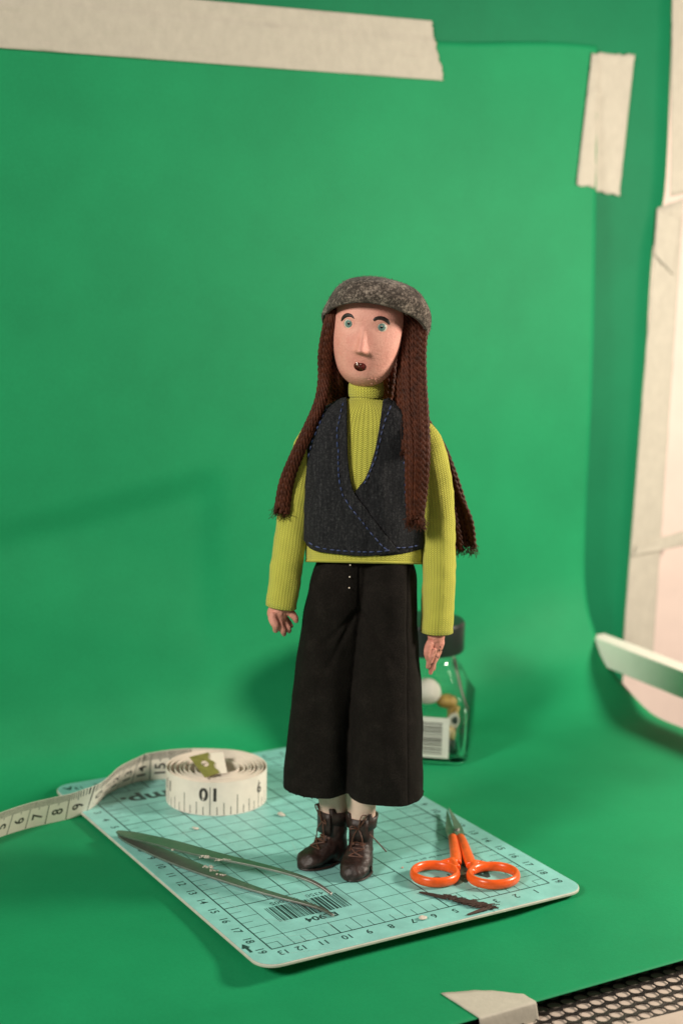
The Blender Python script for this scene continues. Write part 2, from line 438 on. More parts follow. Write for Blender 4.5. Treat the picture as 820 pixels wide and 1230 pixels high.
# perforated black tray under the near edge of the paper
t = empty('perforated_tray', (16, -9, -1.3), 0, 'black perforated metal tray sticking out from under the paper edge at the lower right', 'tray')
mb = MB()
px_, py_ = 0.62, 0.54; z0, z1 = -0.01, 0.02
nx, ny = 62, 9
def hexp(cx, cy, r, sx=1.0):
    return [(cx + r * sx * math.cos(PI / 6 + k * PI / 3), cy + r * math.sin(PI / 6 + k * PI / 3)) for k in range(6)]
for j in range(-1, ny):
    for i in range(nx):
        cx = -18 + i * px_ + (px_ / 2 if j % 2 else 0); cy = -1.3 + j * py_
        R_ = px_ / math.sqrt(3)
        o_ = hexp(cx, cy, R_); n_ = [(cx + .29 * math.cos(PI / 12 + k * PI / 6), cy + .245 * math.sin(PI / 12 + k * PI / 6)) for k in range(12)]
        # outer hexagon refined to 12 points
        oo = []
        for k in range(6):
            a, b = o_[k], o_[(k + 1) % 6]; oo += [a, ((a[0] + b[0]) / 2, (a[1] + b[1]) / 2)]
        best = min(range(12), key=lambda s: (oo[s][0] - n_[0][0]) ** 2 + (oo[s][1] - n_[0][1]) ** 2)
        oo = oo[best:] + oo[:best]
        vs = [(p[0], p[1], z1) for p in oo] + [(p[0], p[1], z1) for p in n_] + [(p[0], p[1], z0) for p in n_]
        fs = [(k, (k + 1) % 12, 12 + (k + 1) % 12, 12 + k) for k in range(12)] + [(12 + k, 12 + (k + 1) % 12, 24 + (k + 1) % 12, 24 + k) for k in range(12)]
        mb.add(vs, fs)
mb.build('mesh_panel', M['black_metal'], t, smooth=False, recalc=True)
mb = MB()
mb.tube([(-18, -1.62, .02), (21, -1.62, .02)], .13, 10)
mb.build('rim', M['black_metal'], t)

# pale rail in front of the tray
a, b = onz(730, 1232, -1.0), onz(830, 1208, -1.0)
d = (b - a).normalized()
mb = MB(); nrm = Vector((-d.y, d.x, 0))
prof = [(-1.6, -1.4), (-1.6, -.12), (-1.45, 0), (-.15, 0), (0, -.12), (0, -1.4)]
mb.loft([[c + nrm * u + Vector((0, 0, w)) for u, w in prof] for c in (a - d * 1.2, b + d * 22)])
o = mb.build('front_rail', M['table'], None, angle=25); props(o, 'beige rail with a rounded edge in the lower right corner in front of the tray', 'rail')

# ================================================================== masking tape
def tape_strip(name, corners, plane, label, rough_ends=(True, True), off=.05, n=(40, 14), group='masking tape strips on the backdrop', hug=False):
    """corners px: start-low, start-high, end-high, end-low; the long way is start -> end"""
    c = [plane(*q) for q in corners]
    nr = Vector((0, -1, 0)); rows = []
    for j in range(n[1] + 1):
        v = j / n[1]; row = []
        for i in range(n[0] + 1):
            u = i / n[0]
            a = c[0].lerp(c[1], v); b = c[3].lerp(c[2], v)
            jag = 0.16 * noise.noise(Vector((v * 7, 3.1, len(name) + corners[0][0] * .01))) + 0.09 * noise.noise(Vector((v * 23, 1.7, corners[0][1] * .1)))
            ua = (jag if rough_ends[0] else 0); ub = (jag if rough_ends[1] else 0)
            D = (b - a); Ln = D.length
            p = a + D.normalized() * lerp(ua, Ln + ub, u)
            h = off + 0.014 * noise.noise(p * 1.7) + 0.008 * noise.noise(p * 5)
            if hug: p = Vector((p.x, wall_y(p.x, p.z) - .07, p.z))
            h += .03 * max(0, noise.noise(Vector((p.x * .5 + p.z * .2, p.z * 3.0, 4)))) ** 2 * 6
            row.append(p + nr * h)
        rows.append(row)
    mb = MB(); mb.grid(rows)
    o = mb.build(name, M['tape'], None, angle=180, recalc=False, solid=.02)
    return props(o, label, 'masking tape', group)
def wall_y(x, z):
    w = smooth01((x - 22) / 10.0); z_ = min(z, 36.4)
    ya = lerp(interp([(q.z, q.y) for q in PL if q.z > 12], z_)[0], interp([(q.z, q.y) for q in PR if q.z > 12], z_)[0], w)
    ya += .06 * noise.noise(Vector((x * .09, ya * .11, z_ * .08))) - .015
    top = 36.4 + .55 * smooth01((x - 22) / 10)
    k = smooth01((z - top + .1) / .35)
    if x > 33.2: k = max(k, smooth01((x - 33.2) / .5))
    return lerp(ya, YB - .02, k)
def wallA(px, py):
    p = ony(px, py, 24.1)
    for _ in range(3): p = ony(px, py, wall_y(p.x, p.z))
    return p
tape_strip('masking_tape', [(-40, 55), (-40, -25), (517, 25), (530, 97)], wallA, 'long cream masking tape strip across the top of the green sheet', off=.035, n=(110, 24), hug=True)
tape_strip('masking_tape', [(760, 66), (709, 63), (690.5, 221), (741.5, 236)], wallA, 'short upright cream tape piece at the upper right corner of the green sheet', off=.035, hug=True)
def wallB(px, py): return ony(px, py, YB)
tape_strip('masking_tape', [(820, 238), (788, 250), (745, 800), (782, 800)], wallB, 'long vertical tape strip along the right edge of the rear green sheet', (False, False), off=.04)
tape_strip('masking_tape', [(832, 230), (804, 236), (806, -30), (850, -30)], wallB, 'dull upper tape strip along the right edge above the joint', (False, False), off=.05)
tape_strip('masking_tape', [(816, 262), (787, 251), (783, 306), (806, 330)], wallB, 'small pale tape piece lapped over the joint on the right edge', off=.12, n=(14, 10))
tape_strip('masking_tape', [(758, 668), (762, 655), (830, 633), (830, 652)], wallB, 'thin pale tape piece crossing the right edge above the white bar', off=.12, n=(14, 10))

# tape folded over the near edge of the floor paper
tp = [onz(529, 1194, FLOOR - .35), onz(577, 1190.5, FLOOR - .35), onz(628, 1195, FLOOR - .35)]
rows = []
for i in range(31):
    u = i / 30
    a = Vector(interp([(0, *tp[0]), (.48, *tp[1]), (1, *tp[2])], u)); a.z = FLOOR - .32
    a.y += 0.06 * noise.noise(Vector((u * 9, 0, 3)))
    e = Vector((lerp(tp[0].x + .15, tp[2].x + .05, u), -6.9, FLOOR - .32))
    row = [a.lerp(e, k / 8) + Vector((0, 0, .012 * noise.noise(Vector((u * 5, k * .4, 0))))) for k in range(9)]
    for k in range(1, 8):
        an = k / 8 * PI / 2
        row.append(e + Vector((0, -.09 * math.sin(an), -.09 * (1 - math.cos(an)))))
    for k in range(1, 7): row.append(row[15] + Vector((0.02 * k, -.02 * k, -.16 * k)))
    rows.append(row)
mb = MB(); mb.grid(rows)
o = mb.build('masking_tape', M['tape'], None, angle=180, recalc=False, solid=.02)
props(o, 'cream tape piece folded over the near edge of the green paper, bottom of the photo', 'masking tape')

# ================================================================== white bar on the right
hh, ww = 0.76, 0.6
A = ony(706, 763, 22.4)
P1 = onz(820, 807, A.z)
dirb = (P1 - A).normalized(); A = A - Vector((0, 0, hh))
mb = MB(); nrm = Vector((-dirb.y, dirb.x, 0))
def sec(c): 
    return [c + Vector((0, 0, hh)), c + nrm * ww * 2 + Vector((0, 0, hh)), c + nrm * ww * 2 + Vector((0, 0, -hh)), c + Vector((0, 0, -hh))]
print('BAR', A, dirb)
r0 = sec(A); 
for k in (2, 3): r0[k] = r0[k] + dirb * 1.9
mb.loft([r0, sec(A + dirb * 4), sec(A + dirb * 22)])
o = mb.build('white_bar', M['white'], None, angle=25, bevel=.06)
props(o, 'white bar with a slanted end lying over the right edge of the green paper', 'bar')

# ================================================================== cutting mat
mat_root = empty('cutting_mat', (0, 0, 0), 0, 'teal cutting mat with black centimetre grid and white edge under the doll', 'cutting mat')
def rrect(x0, y0, x1, y1, r, n=10):
    out = []
    for cx, cy, a0 in ((x1 - r, y1 - r, 0), (x0 + r, y1 - r, PI / 2), (x0 + r, y0 + r, PI), (x1 - r, y0 + r, 3 * PI / 2)):
        for k in range(n + 1):
            a = a0 + PI / 2 * k / n; out.append((cx + r * math.cos(a), cy + r * math.sin(a)))
    return out
X0, Y0, X1, Y1 = -1.03, -1.19, 14.07, 20.28
mb = MB(); mb.prism(rrect(X0, Y0, X1, Y1, .85), -.155, -.025)
mb.build('core', M['mat_core'], mat_root, angle=30, bevel=.03)
mb = MB(); mb.prism(rrect(X0 + .035, Y0 + .035, X1 - .035, Y1 - .035, .82), -.0255, 0)
mb.build('surface', M['mat_top'], mat_root, angle=30, bevel=.012)
mb = MB(); ZP = 0.004
def line(mb, x0, y0, x1, y1, w):
    dx, dy = x1 - x0, y1 - y0; l = math.hypot(dx, dy); nx, ny = -dy / l * w / 2, dx / l * w / 2
    ex, ey = dx / l * w / 2, dy / l * w / 2
    mb.add([(x0 - ex + nx, y0 - ey + ny, line.z), (x0 - ex - nx, y0 - ey - ny, line.z), (x1 + ex - nx, y1 + ey - ny, line.z), (x1 + ex + nx, y1 + ey + ny, line.z)], [(0, 1, 2, 3)])
    line.z += 0.0000025
line.z = ZP
def seg(mb, axis, c, lo, hi, holes, w):
    cuts = [lo]; out = []
    cur = lo
    for h0, h1 in sorted(holes):
        if h0 > cur: out.append((cur, h0))
        cur = max(cur, h1)
    if cur < hi: out.append((cur, hi))
    for a, b in out:
        if axis == 'x': line(mb, c, a, c, b, w)
        else: line(mb, a, c, b, c, w)
# blank blocks (x0,x1,y0,y1)
BL = [(1, 5, 1, 4), (8, 12, 1, 5), (1, 5, 16, 18)]
for x in range(1, 13):
    th = .055 if x in (3, 8) else .03
    holes = [(b[2], b[3]) for b in BL if b[0] < x < b[1]]
    seg(mb, 'x', x, 0 if x in (3, 8) else 0, 19, holes, th)
for y in range(1, 19):
    th = .055 if y in (4, 9, 14) else .03
    holes = [(b[0], b[1]) for b in BL if b[2] < y < b[3]]
    seg(mb, 'y', y, 0, 13, holes, th)
for a in ((0, 0, 13, 0), (13, 0, 13, 19), (13, 19, 0, 19), (0, 19, 0, 0)): line(mb, *a, .06)
for k in range(19):
    line(mb, 0, k + .5, .5, k + .5, .028); line(mb, 12.5, k + .5, 13, k + .5, .028)
for k in range(13):
    line(mb, k + .5, 0, k + .5, .5, .028); line(mb, k + .5, 18.5, k + .5, 19, .028)
mb.build('grid_print', M['print'], mat_root, smooth=False, recalc=False)
mb = MB(); zt = .0055
for k in range(1, 20):
    put_text(mb, str(k), (-.42, 19 - k + .02, zt), .34, (0, -1, 0), (1, 0, 0), .012)
    put_text(mb, str(k), (13.45, 19 - k + .02, zt), .34, (0, -1, 0), (1, 0, 0), .012)
for k in range(1, 14):
    put_text(mb, str(k), (13 - k + (.25 if k == 13 else 0), -.42, zt), .34, (-1, 0, 0), (0, -1, 0), .012)
    put_text(mb, str(k), (13 - k, 19.45, zt), .34, (-1, 0, 0), (0, -1, 0), .012)
mb.build('number_print', M['print'], mat_root, smooth=False, recalc=False)
mb = MB()
rb = random.Random(4); x = 1.42
while x < 4.65:
    w = rb.choice([.03, .03, .05, .08, .12]); 
    if x + w > 4.7: break
    mb.add([(x, 1.95, zt), (x + w, 1.95, zt), (x + w, 3.3, zt), (x, 3.3, zt)], [(0, 1, 2, 3)])
    x += w + rb.choice([.03, .035, .05, .07])
put_text(mb, '4350   985005', (3.05, 3.55, zt), .26, (-1, 0, 0), (0, -1, 0), .0, 1.12)
put_text(mb, 'EL904', (3.05, 1.58, zt), .36, (-1, 0, 0), (0, -1, 0), .025, 1.1)
mb.build('barcode_print', M['print'], mat_root, smooth=False, recalc=False)
mb = MB()
put_text(mb, 'A4', (10.75, 2.15, zt), .95, (-1, 0, 0), (0, -1, 0), .03, 1.15)
put_text(mb, '21 cm', (9.4, 2.5, zt), .46, (-1, 0, 0), (0, -1, 0), .012, 1.15)
mb.build('size_lettering', M['print'], mat_root, smooth=False, recalc=False); mb = MB()
put_text(mb, 'made for art work', (10.0, 4.55, zt), .17, (-1, 0, 0), (0, -1, 0), .01, 1.2)
mb.build('note_lettering', M['print'], mat_root, smooth=False, recalc=False); mb = MB()
put_text(mb, 'x 30', (11.4, 3.1, zt), .4, (-1, 0, 0), (0, -1, 0), .012, 1.1)
mb.build('size_lettering', M['print'], mat_root, smooth=False, recalc=False); mb = MB()
put_text(mb, 'amp.', (2.75, 17.1, zt), .95, (-1, 0, 0), (0, -1, 0), .03, 1.2)
mb.build('brand_lettering', M['print'], mat_root, smooth=False, recalc=False); mb = MB()
put_text(mb, 'A', (-.45, 19.6, zt), .4, (-1, 0, 0), (0, -1, 0), .03, 1.2)
mb.build('corner_letter', M['print'], mat_root, smooth=False, recalc=False); mb = MB()
mb.add([(-.97, .55, zt), (-.78, .9, zt), (-.62, .55, zt), (-.72, .5, zt), (-.72, .12, zt), (-.84, .12, zt), (-.84, .5, zt)], [(0, 1, 2), (0, 2, 3, 6), (6, 3, 4, 5)])
mb.build('arrow_mark', M['print'], mat_root, smooth=False, recalc=False)

mb = MB(); rr = random.Random(31); line.z = .0075
for k in range(60):
    x, y, a, l = rr.uniform(0, 13), rr.uniform(-.5, 12), rr.choice([rr.gauss(0, .2), rr.gauss(1.5, .2), rr.uniform(0, 3)]), rr.uniform(.4, 3.2)
    x2, y2 = x + l * math.cos(a), y + l * math.sin(a)
    if -.8 < x2 < 13.8 and -1 < y2 < 19: line(mb, x, y, x2, y2, rr.uniform(.010, .022))
mb.build('cut_marks', M['cut'], mat_root, smooth=False, recalc=False)

# ================================================================== measuring tape
tm = empty('measuring_tape', (5.15, 15.3, 0), 0, 'cream tape measure coiled on the mat with its loose end trailing left', 'tape measure')
TC = Vector((5.15, 15.3, 0)); H = 1.58
path = []
TURNS = 8.5
th_end = math.radians(60)
for k in range(int(TURNS * 72) + 1):
    f = k / int(TURNS * 72)
    th = th_end - (1 - f) * TURNS * 2 * PI
    r = 0.72 + (2.42 - 0.72) * f ** 0.8 + 0.03 * math.sin(th * 1.3 + 2)
    c = Vector((0.16, -0.42, 0)) * (1 - f)            # inner turns lie against the near side
    path.append(Vector((r * math.cos(th), r * math.sin(th), 0)) + c)
coil_n = len(path)
tail_px = [(184, 936.5, 0), (168, 938.5, 0), (155.7, 942, 0), (139.3, 948.5, 0), (127, 956, 0), (116.8, 966, -.02), (104.5, 975.5, -.1), (85, 983, -.27), (58, 989.5, -.33), (30.7, 996, -.33), (0, 1006, -.33), (-40, 1022, -.33), (-110, 1050, -.33)]
tail_ctl = [path[-1], Vector((5.45, 18.02, 0)) - TC, Vector((4.55, 18.52, 0)) - TC, Vector((3.65, 18.86, 0)) - TC] + [onz(*q) - TC for q in tail_px[1:]]
tail = spline(tail_ctl, 320)[1:]
path = path + tail
cum = [0.0]
for i in range(1, len(path)): cum.append(cum[-1] + (path[i].xy - path[i - 1].xy).length)
def strip_at(s):
    import bisect
    i = max(1, min(len(cum) - 1, bisect.bisect_left(cum, s)))
    t = (s - cum[i - 1]) / max(1e-9, cum[i] - cum[i - 1])
    p = path[i - 1].lerp(path[i], t)
    a, b = path[max(0, i - 2)], path[min(len(path) - 1, i + 1)]
    tg = (b - a); tg.z = 0; tg.normalize()
    return p, tg, Vector((tg.y, -tg.x, 0))      # point, travel direction, outward side
LEANS = []
rows = []
zb = .01
for i, p in enumerate(path):
    a, b = path[max(0, i - 1)], path[min(len(path) - 1, i + 1)]
    tg = (b - a); tg.z = 0; tg.normalize(); n = Vector((tg.y, -tg.x, 0))
    wob = 0.05 * noise.noise(Vector((i * .013, 0, 0))) if i < coil_n - 60 else 0
    f = max(0, cum[i] - cum[coil_n - 1]); lean = math.radians(24) * smooth01(f / 5.5); LEANS.append(lean)
    up = Vector((0, 0, math.cos(lean))) - n * math.sin(lean)
    rows.append([p - n * .013 + Vector((0, 0, zb + wob)), p + n * .018 + Vector((0, 0, zb + wob)), p + n * .018 + Vector((0, 0, zb + wob)) + up * H, p - n * .013 + Vector((0, 0, zb + wob)) + up * H])
mb = MB(); mb.loft(rows)
mb.build('ribbon', M['tapecloth'], tm, angle=50)
mb = MB()
def strip_pt(s, h, side, off=.021):
    p, tg, n = strip_at(s)
    import bisect
    lean = LEANS[min(len(LEANS) - 1, bisect.bisect_left(cum, s))]
    return p + n * (side * off * math.cos(lean)) + Vector((0, 0, zb)) + (Vector((0, 0, math.cos(lean))) - n * math.sin(lean)) * h + Vector((0, 0, math.sin(lean) * off * (1 if side < 0 else 0)))
def strip_line(s, h0, h1, w, side):
    mb.add([strip_pt(s - w / 2, h0, side), strip_pt(s + w / 2, h0, side), strip_pt(s + w / 2, h1, side), strip_pt(s - w / 2, h1, side)], [(0, 1, 2, 3)])
def strip_text(txt, s, h, size, side, rot, bold=.02):
    vs, fs = text2d(txt, bold); out = []
    for x, y in vs:
        x, y = x * size, y * size
        if rot == 180: x, y = -x, -y
        if rot == 90: x, y = -y, x
        out.append(strip_pt(s + x * (1 if side > 0 else -1), h + y, side, .022))
    mb.add(out, fs)
def arc_of(px, py, lo, hi, z=1.0):
    P = onz(px, py, z) - TC; ang = math.atan2(P.y, P.x)
    best = min(range(lo, hi), key=lambda i: (path[i].xy.normalized() - Vector((math.cos(ang), math.sin(ang)))).length)
    return cum[best]
s10 = None
# the spot of the outer turn that faces the camera
best = min(range(coil_n - 72, coil_n), key=lambda i: (path[i] + TC - CAMC).xy.length)
s10 = cum[best] - 0.28
inch = 2.54
for k in range(-10, 11):
    s = s10 + k * inch / 8
    if s > cum[coil_n - 1] - .1: break
    kk = k % 8
    hgt = {0: 1.35, 4: .95}.get(kk, .62 if kk % 2 == 0 else .42)
    strip_line(s, 0.03, hgt, .035, 1)
strip_text('1', s10 + .22, 1.0, .58, 1, 180, .035); strip_text('0', s10 - .30, 1.0, .58, 1, 180, .035)
strip_text('9', s10 + inch + .05, .98, .48, 1, 180)
strip_text('1', s10 - inch + .22, .98, .48, 1, 180); strip_text('1', s10 - inch - .22, .98, .48, 1, 180)
mb.build('inch_print', M['ink'], tm, smooth=False, recalc=False); mb = MB()
# centimetres on the other face of the loose end: find 9|10 boundary on the tail
s_ref = min((cum[i] for i in range(coil_n, len(path))), key=lambda s: abs((strip_at(s)[0] + TC - onz(104, 977, -.15)).xy.length))
for k in range(-7, 14):
    s = s_ref + k                     # away from the coil the numbers fall
    if s < cum[coil_n - 20] or s > cum[-1] - .2: continue
    strip_line(s, 0.02, H - .06, .04, -1)
    num = 9 - k
    if 0 < num < 18: strip_text(str(num), s + .5, .62, .52, -1, 90, .015)
    for q in range(10):
        s2 = s + q / 10
        strip_line(s2, H - (.56 if q == 5 else .42), H - .02, .036, -1)
mb.build('centimetre_print', M['ink'], tm, smooth=False, recalc=False)
# the free end on top: ribbon tongue and brass tip
q = [onz(x, y, z) - TC for x, y, z in ((249, 905, 2.05), (271, 904, 2.1), (274, 928, 1.66), (262, 931, 1.62))]
def plate(name, quad, mat, th, hole=None):
    quad = [Vector(p) for p in quad]; n = (quad[1] - quad[0]).cross(quad[3] - quad[0]).normalized()
    if n.z < 0: n = -n
    mb = MB()
    mb.add([p for p in quad] + [p + n * th for p in quad], [(3, 2, 1, 0), (4, 5, 6, 7), (0, 1, 5, 4), (1, 2, 6, 5), (2, 3, 7, 6), (3, 0, 4, 7)])
    return mb, n
qa = [onz(x, y, z) - TC for x, y, z in ((247, 906, 2.02), (268, 904, 2.04), (273, 929, 1.64), (257, 931, 1.62))]
mb, n = plate('end_tongue', qa, None, .04); mb.build('end_tongue', M['tapecloth'], tm, smooth=False, bevel=.01)
# brass tip with wavy edge and eyelet
c4 = [onz(x, y, z) - TC for x, y, z in ((227.5, 911, 2.06), (250, 905.5, 2.06), (263, 930, 1.66), (246, 935.5, 1.66))]
def bil(u, v): return c4[0].lerp(c4[1], u).lerp(c4[3].lerp(c4[2], u), v)
nb = (c4[1] - c4[0]).cross(c4[3] - c4[0]).normalized(); nb = nb if nb.z > 0 else -nb
outer = [(0, 0), (.25, 0), (.5, 0), (.8, 0), (1.0, 0), (.98, .1), (.86, .2), (.84, .32), (1.0, .42), (1.05, .52), (.92, .62), (.9, .75), (1.02, .86), (1, 1), (.7, 1), (.35, 1), (0, 1), (0, .8), (0, .5), (0, .25)]
inner = [(.52 + .2 * math.cos(a), .44 + .15 * math.sin(a)) for a in [-2.5 + 2 * PI * k / 20 for k in range(20)]]
mb = MB(); vs = []
for lift in (.05, .085):
    vs += [bil(u, v) + nb * lift for u, v in outer] + [bil(u, v) + nb * lift for u, v in inner]
fs = []
for k in range(20):
    j = (k + 1) % 20
    fs += [(40 + k, 40 + j, 60 + j, 60 + k), (20 + k, 20 + j, j, k), (k, j, 40 + j, 40 + k), (60 + k, 60 + j, 20 + j, 20 + k)]
mb.add(vs, fs); mb.build('brass_tip', M['brass'], tm, smooth=False)

# ================================================================== tweezers
tw0 = onz(139, 1001, .1)
tz = empty('tweezers', (tw0.x, tw0.y, 0), 0, 'steel tweezers with bent tips spattered with white paste lying on the mat', 'tweezers')
low = [onz(143, 1003, .08), onz(200, 1028, .08), onz(250, 1048, .08), onz(300, 1066, .08), onz(340, 1078, .08), onz(372, 1087, .08), onz(388, 1093, .08), onz(400, 1100, .08)]
upp = [onz(141, 999, .22), onz(200, 1013, .52), onz(250, 1026, .74), onz(300, 1037, .88), onz(340, 1047, .92), onz(368, 1056, .90), onz(384, 1064, .80), onz(398, 1074, .62)]
wid = [.27, .36, .40, .36, .25, .17, .12, .06]
def arm(name, pts, par):
    fine = spline(pts, 60); w = [interp([(i / 7, wid[i]) for i in range(8)], k / 59)[0] for k in range(60)]
    rows = []
    for k, p in enumerate(fine):
        t = (fine[min(k + 1, 59)] - fine[max(k - 1, 0)]).normalized()
        sd = Vector((t.y, -t.x, 0)).normalized()
        if k < 6: w[k] *= math.sqrt(max(.08, 1 - ((6 - k) / 6.3) ** 2))
        th = Vector((0, 0, .045))
        rows.append([q - Vector((tw0.x, tw0.y, 0)) for q in (p - sd * w[k] - th, p + sd * w[k] - th, p + sd * w[k] + th, p - sd * w[k] + th)])
    mb = MB(); mb.loft(rows); return mb.build(name, M['steel'], par, angle=30, bevel=.012)
arm('arm', low, tz); arm('arm', upp, tz)
mb = MB(); rr = random.Random(3)
for (x, y, z, n) in ((246, 1029, .8, 12), (262, 1033, .84, 6), (275, 1033, .86, 5), (250, 1041, .5, 14), (258, 1045, .3, 9), (266, 1050, .15, 4), (212, 1020, .6, 3)):
    for _ in range(n):
        p = onz(x + rr.uniform(-6, 6), y + rr.uniform(-1.3, 1.3) , z) - Vector((tw0.x, tw0.y, 0))
        mb.ball(p, (rr.uniform(.03, .1), rr.uniform(.02, .06), rr.uniform(.015, .035)), Matrix.Rotation(rr.uniform(0, 3), 3, 'Z'), 7, 5)
mb.build('dried_paste', M['scrap'], tz)

# ================================================================== scissors
rcL, rcR = onz(522, 1049.5, .25), onz(592, 1051.5, .25)
tip = onz(537.5, 971, .3); piv = onz(547.5, 997, .33)
sr = empty('scissors', (piv.x, piv.y, 0), 0, 'small scissors with orange ring handles lying on the mat', 'scissors')
O = Vector((piv.x, piv.y, 0))
def ring_handle(c, rx, ry, rot, pts, z):
    mb = MB(); n = 56; m = 10; rows = []
    R = Matrix.Rotation(rot, 3, 'Z')
    for i in range(n):
        a = 2 * PI * i / n; p = R @ Vector((rx * math.cos(a), ry * math.sin(a), 0)); nrm = (R @ Vector((ry * math.cos(a), rx * math.sin(a), 0))).normalized()
        rows.append([c - O + p + nrm * (.135 * math.cos(2 * PI * k / m)) + Vector((0, 0, z + .22 * math.sin(2 * PI * k / m))) for k in range(m)])
    rows.append(rows[0])
    mb.loft(rows, cap=False)
    mb.tube([p - O for p in pts], [.24, .25, .23, .22, .2], 12, flat=.85, up=(0, 0, 1))
    return mb
dS = (tip - piv); dS.z = 0; dS.normalize(); nS = Vector((-dS.y, dS.x, 0))   # nS: to the left of the blades
zc = Vector((0, 0, .26))
def v0(p, z=0): return Vector((p.x, p.y, z))
L_ = [v0(onz(547.5, 1037, .26)), v0(onz(547, 1028, .26)), v0(onz(546, 1020, .26)), v0(onz(544.5, 1012, .26)), v0(onz(543.2, 1005, .26))]
R_ = [v0(onz(566, 1040, .26)), v0(onz(562, 1030, .26)), v0(onz(558.5, 1020, .26)), v0(onz(555.5, 1012, .26)), v0(onz(552.2, 1005, .26))]
mbL = ring_handle(v0(rcL), .92, .90, 0, [p + zc for p in L_], .25); mbR = ring_handle(v0(rcR), 1.02, .92, 0, [p + zc for p in R_], .25)
# web between shank and ring
mbL.tube([v0(onz(549, 1043, .26)) - O + zc, v0(onz(542, 1035, .26)) - O + zc, v0(onz(527, 1036, .26)) - O + zc], [.17, .22, .08], 10)
mbR.tube([v0(onz(566, 1048, .26)) - O + zc, v0(onz(570, 1038, .26)) - O + zc, v0(onz(588, 1038, .26)) - O + zc], [.17, .22, .08], 10)
for mbx in (mbL, mbR):
    me = remeshed(mbx, .035, 6); finish('handle', me, M['orange'], sr, angle=180)
def blade(side, z):
    P = [v0(onz(543.5 if side > 0 else 552, 1006, .26)), v0(piv), v0(tip)]
    c0 = P[0] - O; tp = P[2] - O + nS * (.02 * side)
    ln = (tp - c0).length; dd = (tp - c0).normalized(); nn = Vector((-dd.y, dd.x, 0)); rows = []
    for k in range(24):
        f = k / 23
        outer = interp([(0, .20), (.12, .24), (.3, .25), (.6, .16), (.85, .08), (1, .01)], f)[0]
        inn = interp([(0, .16), (.15, .2), (.3, .12), (.6, .05), (1, .0)], f)[0]
        c = c0 + dd * (ln * f)
        a, b = c + nn * side * outer, c - nn * side * inn
        rows.append([a + Vector((0, 0, z - .03)), b + Vector((0, 0, z - .045)), b + Vector((0, 0, z + .045)), a + Vector((0, 0, z + .015))])
    mb = MB(); mb.loft(rows); return mb.build('blade', M['steel'], sr, angle=25)
blade(1, .24); blade(-1, .335)
mb = MB(); mb.tube([(0, 0, .33), (0, 0, .42), (0, 0, .44)], [.15, .15, .11], 20); mb.build('pivot_screw', M['steel'], sr, angle=30)

# ================================================================== crumbs on the mat
def lump(name, c, r, mat, label, cat, seed, group=None):
    mb = MB(); mb.ball((0, 0, r[2]), r, Matrix.Rotation(seed * 1.7, 3, 'Z'), 14, 8)
    for p in mb.v:
        p += p * (0.35 * noise.noise(p * 7 + Vector((seed * 3.1, 0, 0))))
    o = mb.build(name, mat, None, angle=60); o.location = Vector((c.x, c.y, .006)) * S
    return props(o, label, cat, group)
lump('paste_crumb', onz(338, 980, 0), (.26, .12, .07), M['scrap'], 'white paste crumb on the mat between the tape coil and the left boot', 'crumb', 1)
lump('paste_crumb', onz(508, 1104, 0), (.2, .15, .06), M['scrap'], 'cream paste smear on the near mat edge beside the number 6', 'crumb', 2)
lump('paste_crumb', onz(235, 996, 0), (.17, .1, .04), M['scrap'], 'small pale paste crumb on the mat in front of the tape coil', 'crumb', 3)
lump('clay_crumb', onz(483, 1043, 0), (.05, .04, .03), M['hand_skin'], 'tiny pinkish clay crumb left of the orange scissors', 'crumb', 4)
# felted brown clippings
mb = MB(); rr = random.Random(9)
c0 = onz(550, 1085, 0)
spine = spline([onz(536, 1077, .06), onz(552, 1081, .08), (onz(575, 1087, .08)), onz(592, 1090, .06)], 30)
for k in range(420):
    p = spine[min(29, int(abs(rr.gauss(.62, .25)) * 29) % 30)]; a = rr.gauss(-0.45, .35); l = rr.uniform(.15, .5)
    w = .075
    q = p + Vector((rr.gauss(0, w), rr.gauss(0, w), rr.uniform(-.05, .05)))
    d = Vector((math.cos(a), math.sin(a), rr.uniform(-.08, .1))) * l / 2
    mb.tube([q - d - Vector((c0.x, c0.y, 0)), q + Vector((rr.uniform(-.03, .03), rr.uniform(-.03, .03), .01)) - Vector((c0.x, c0.y, 0)), q + d - Vector((c0.x, c0.y, 0))], .016, 4)
for a_, b_, n in (((504, 1072), (535, 1079), 26), ((562, 1099), (585, 1092), 22)):
    for k in range(n):
        A_, B_ = onz(*a_, .03), onz(*b_, .05); j = Vector((rr.gauss(0, .05), rr.gauss(0, .05), rr.uniform(0, .03)))
        mb.tube([A_ + j * .5 - Vector((c0.x, c0.y, 0)), A_.lerp(B_, .5) + j - Vector((c0.x, c0.y, 0)), B_ + j * 1.3 - Vector((c0.x, c0.y, 0))], .016, 4)
for p in mb.v: p.z = max(p.z, .005)
o = mb.build('fibre_clipping', M['clip'], None); o.location = (c0.x * S, c0.y * S, .00006)
props(o, 'tuft of dark brown trimmed fibres on the mat in front of the scissors', 'fibre tuft')

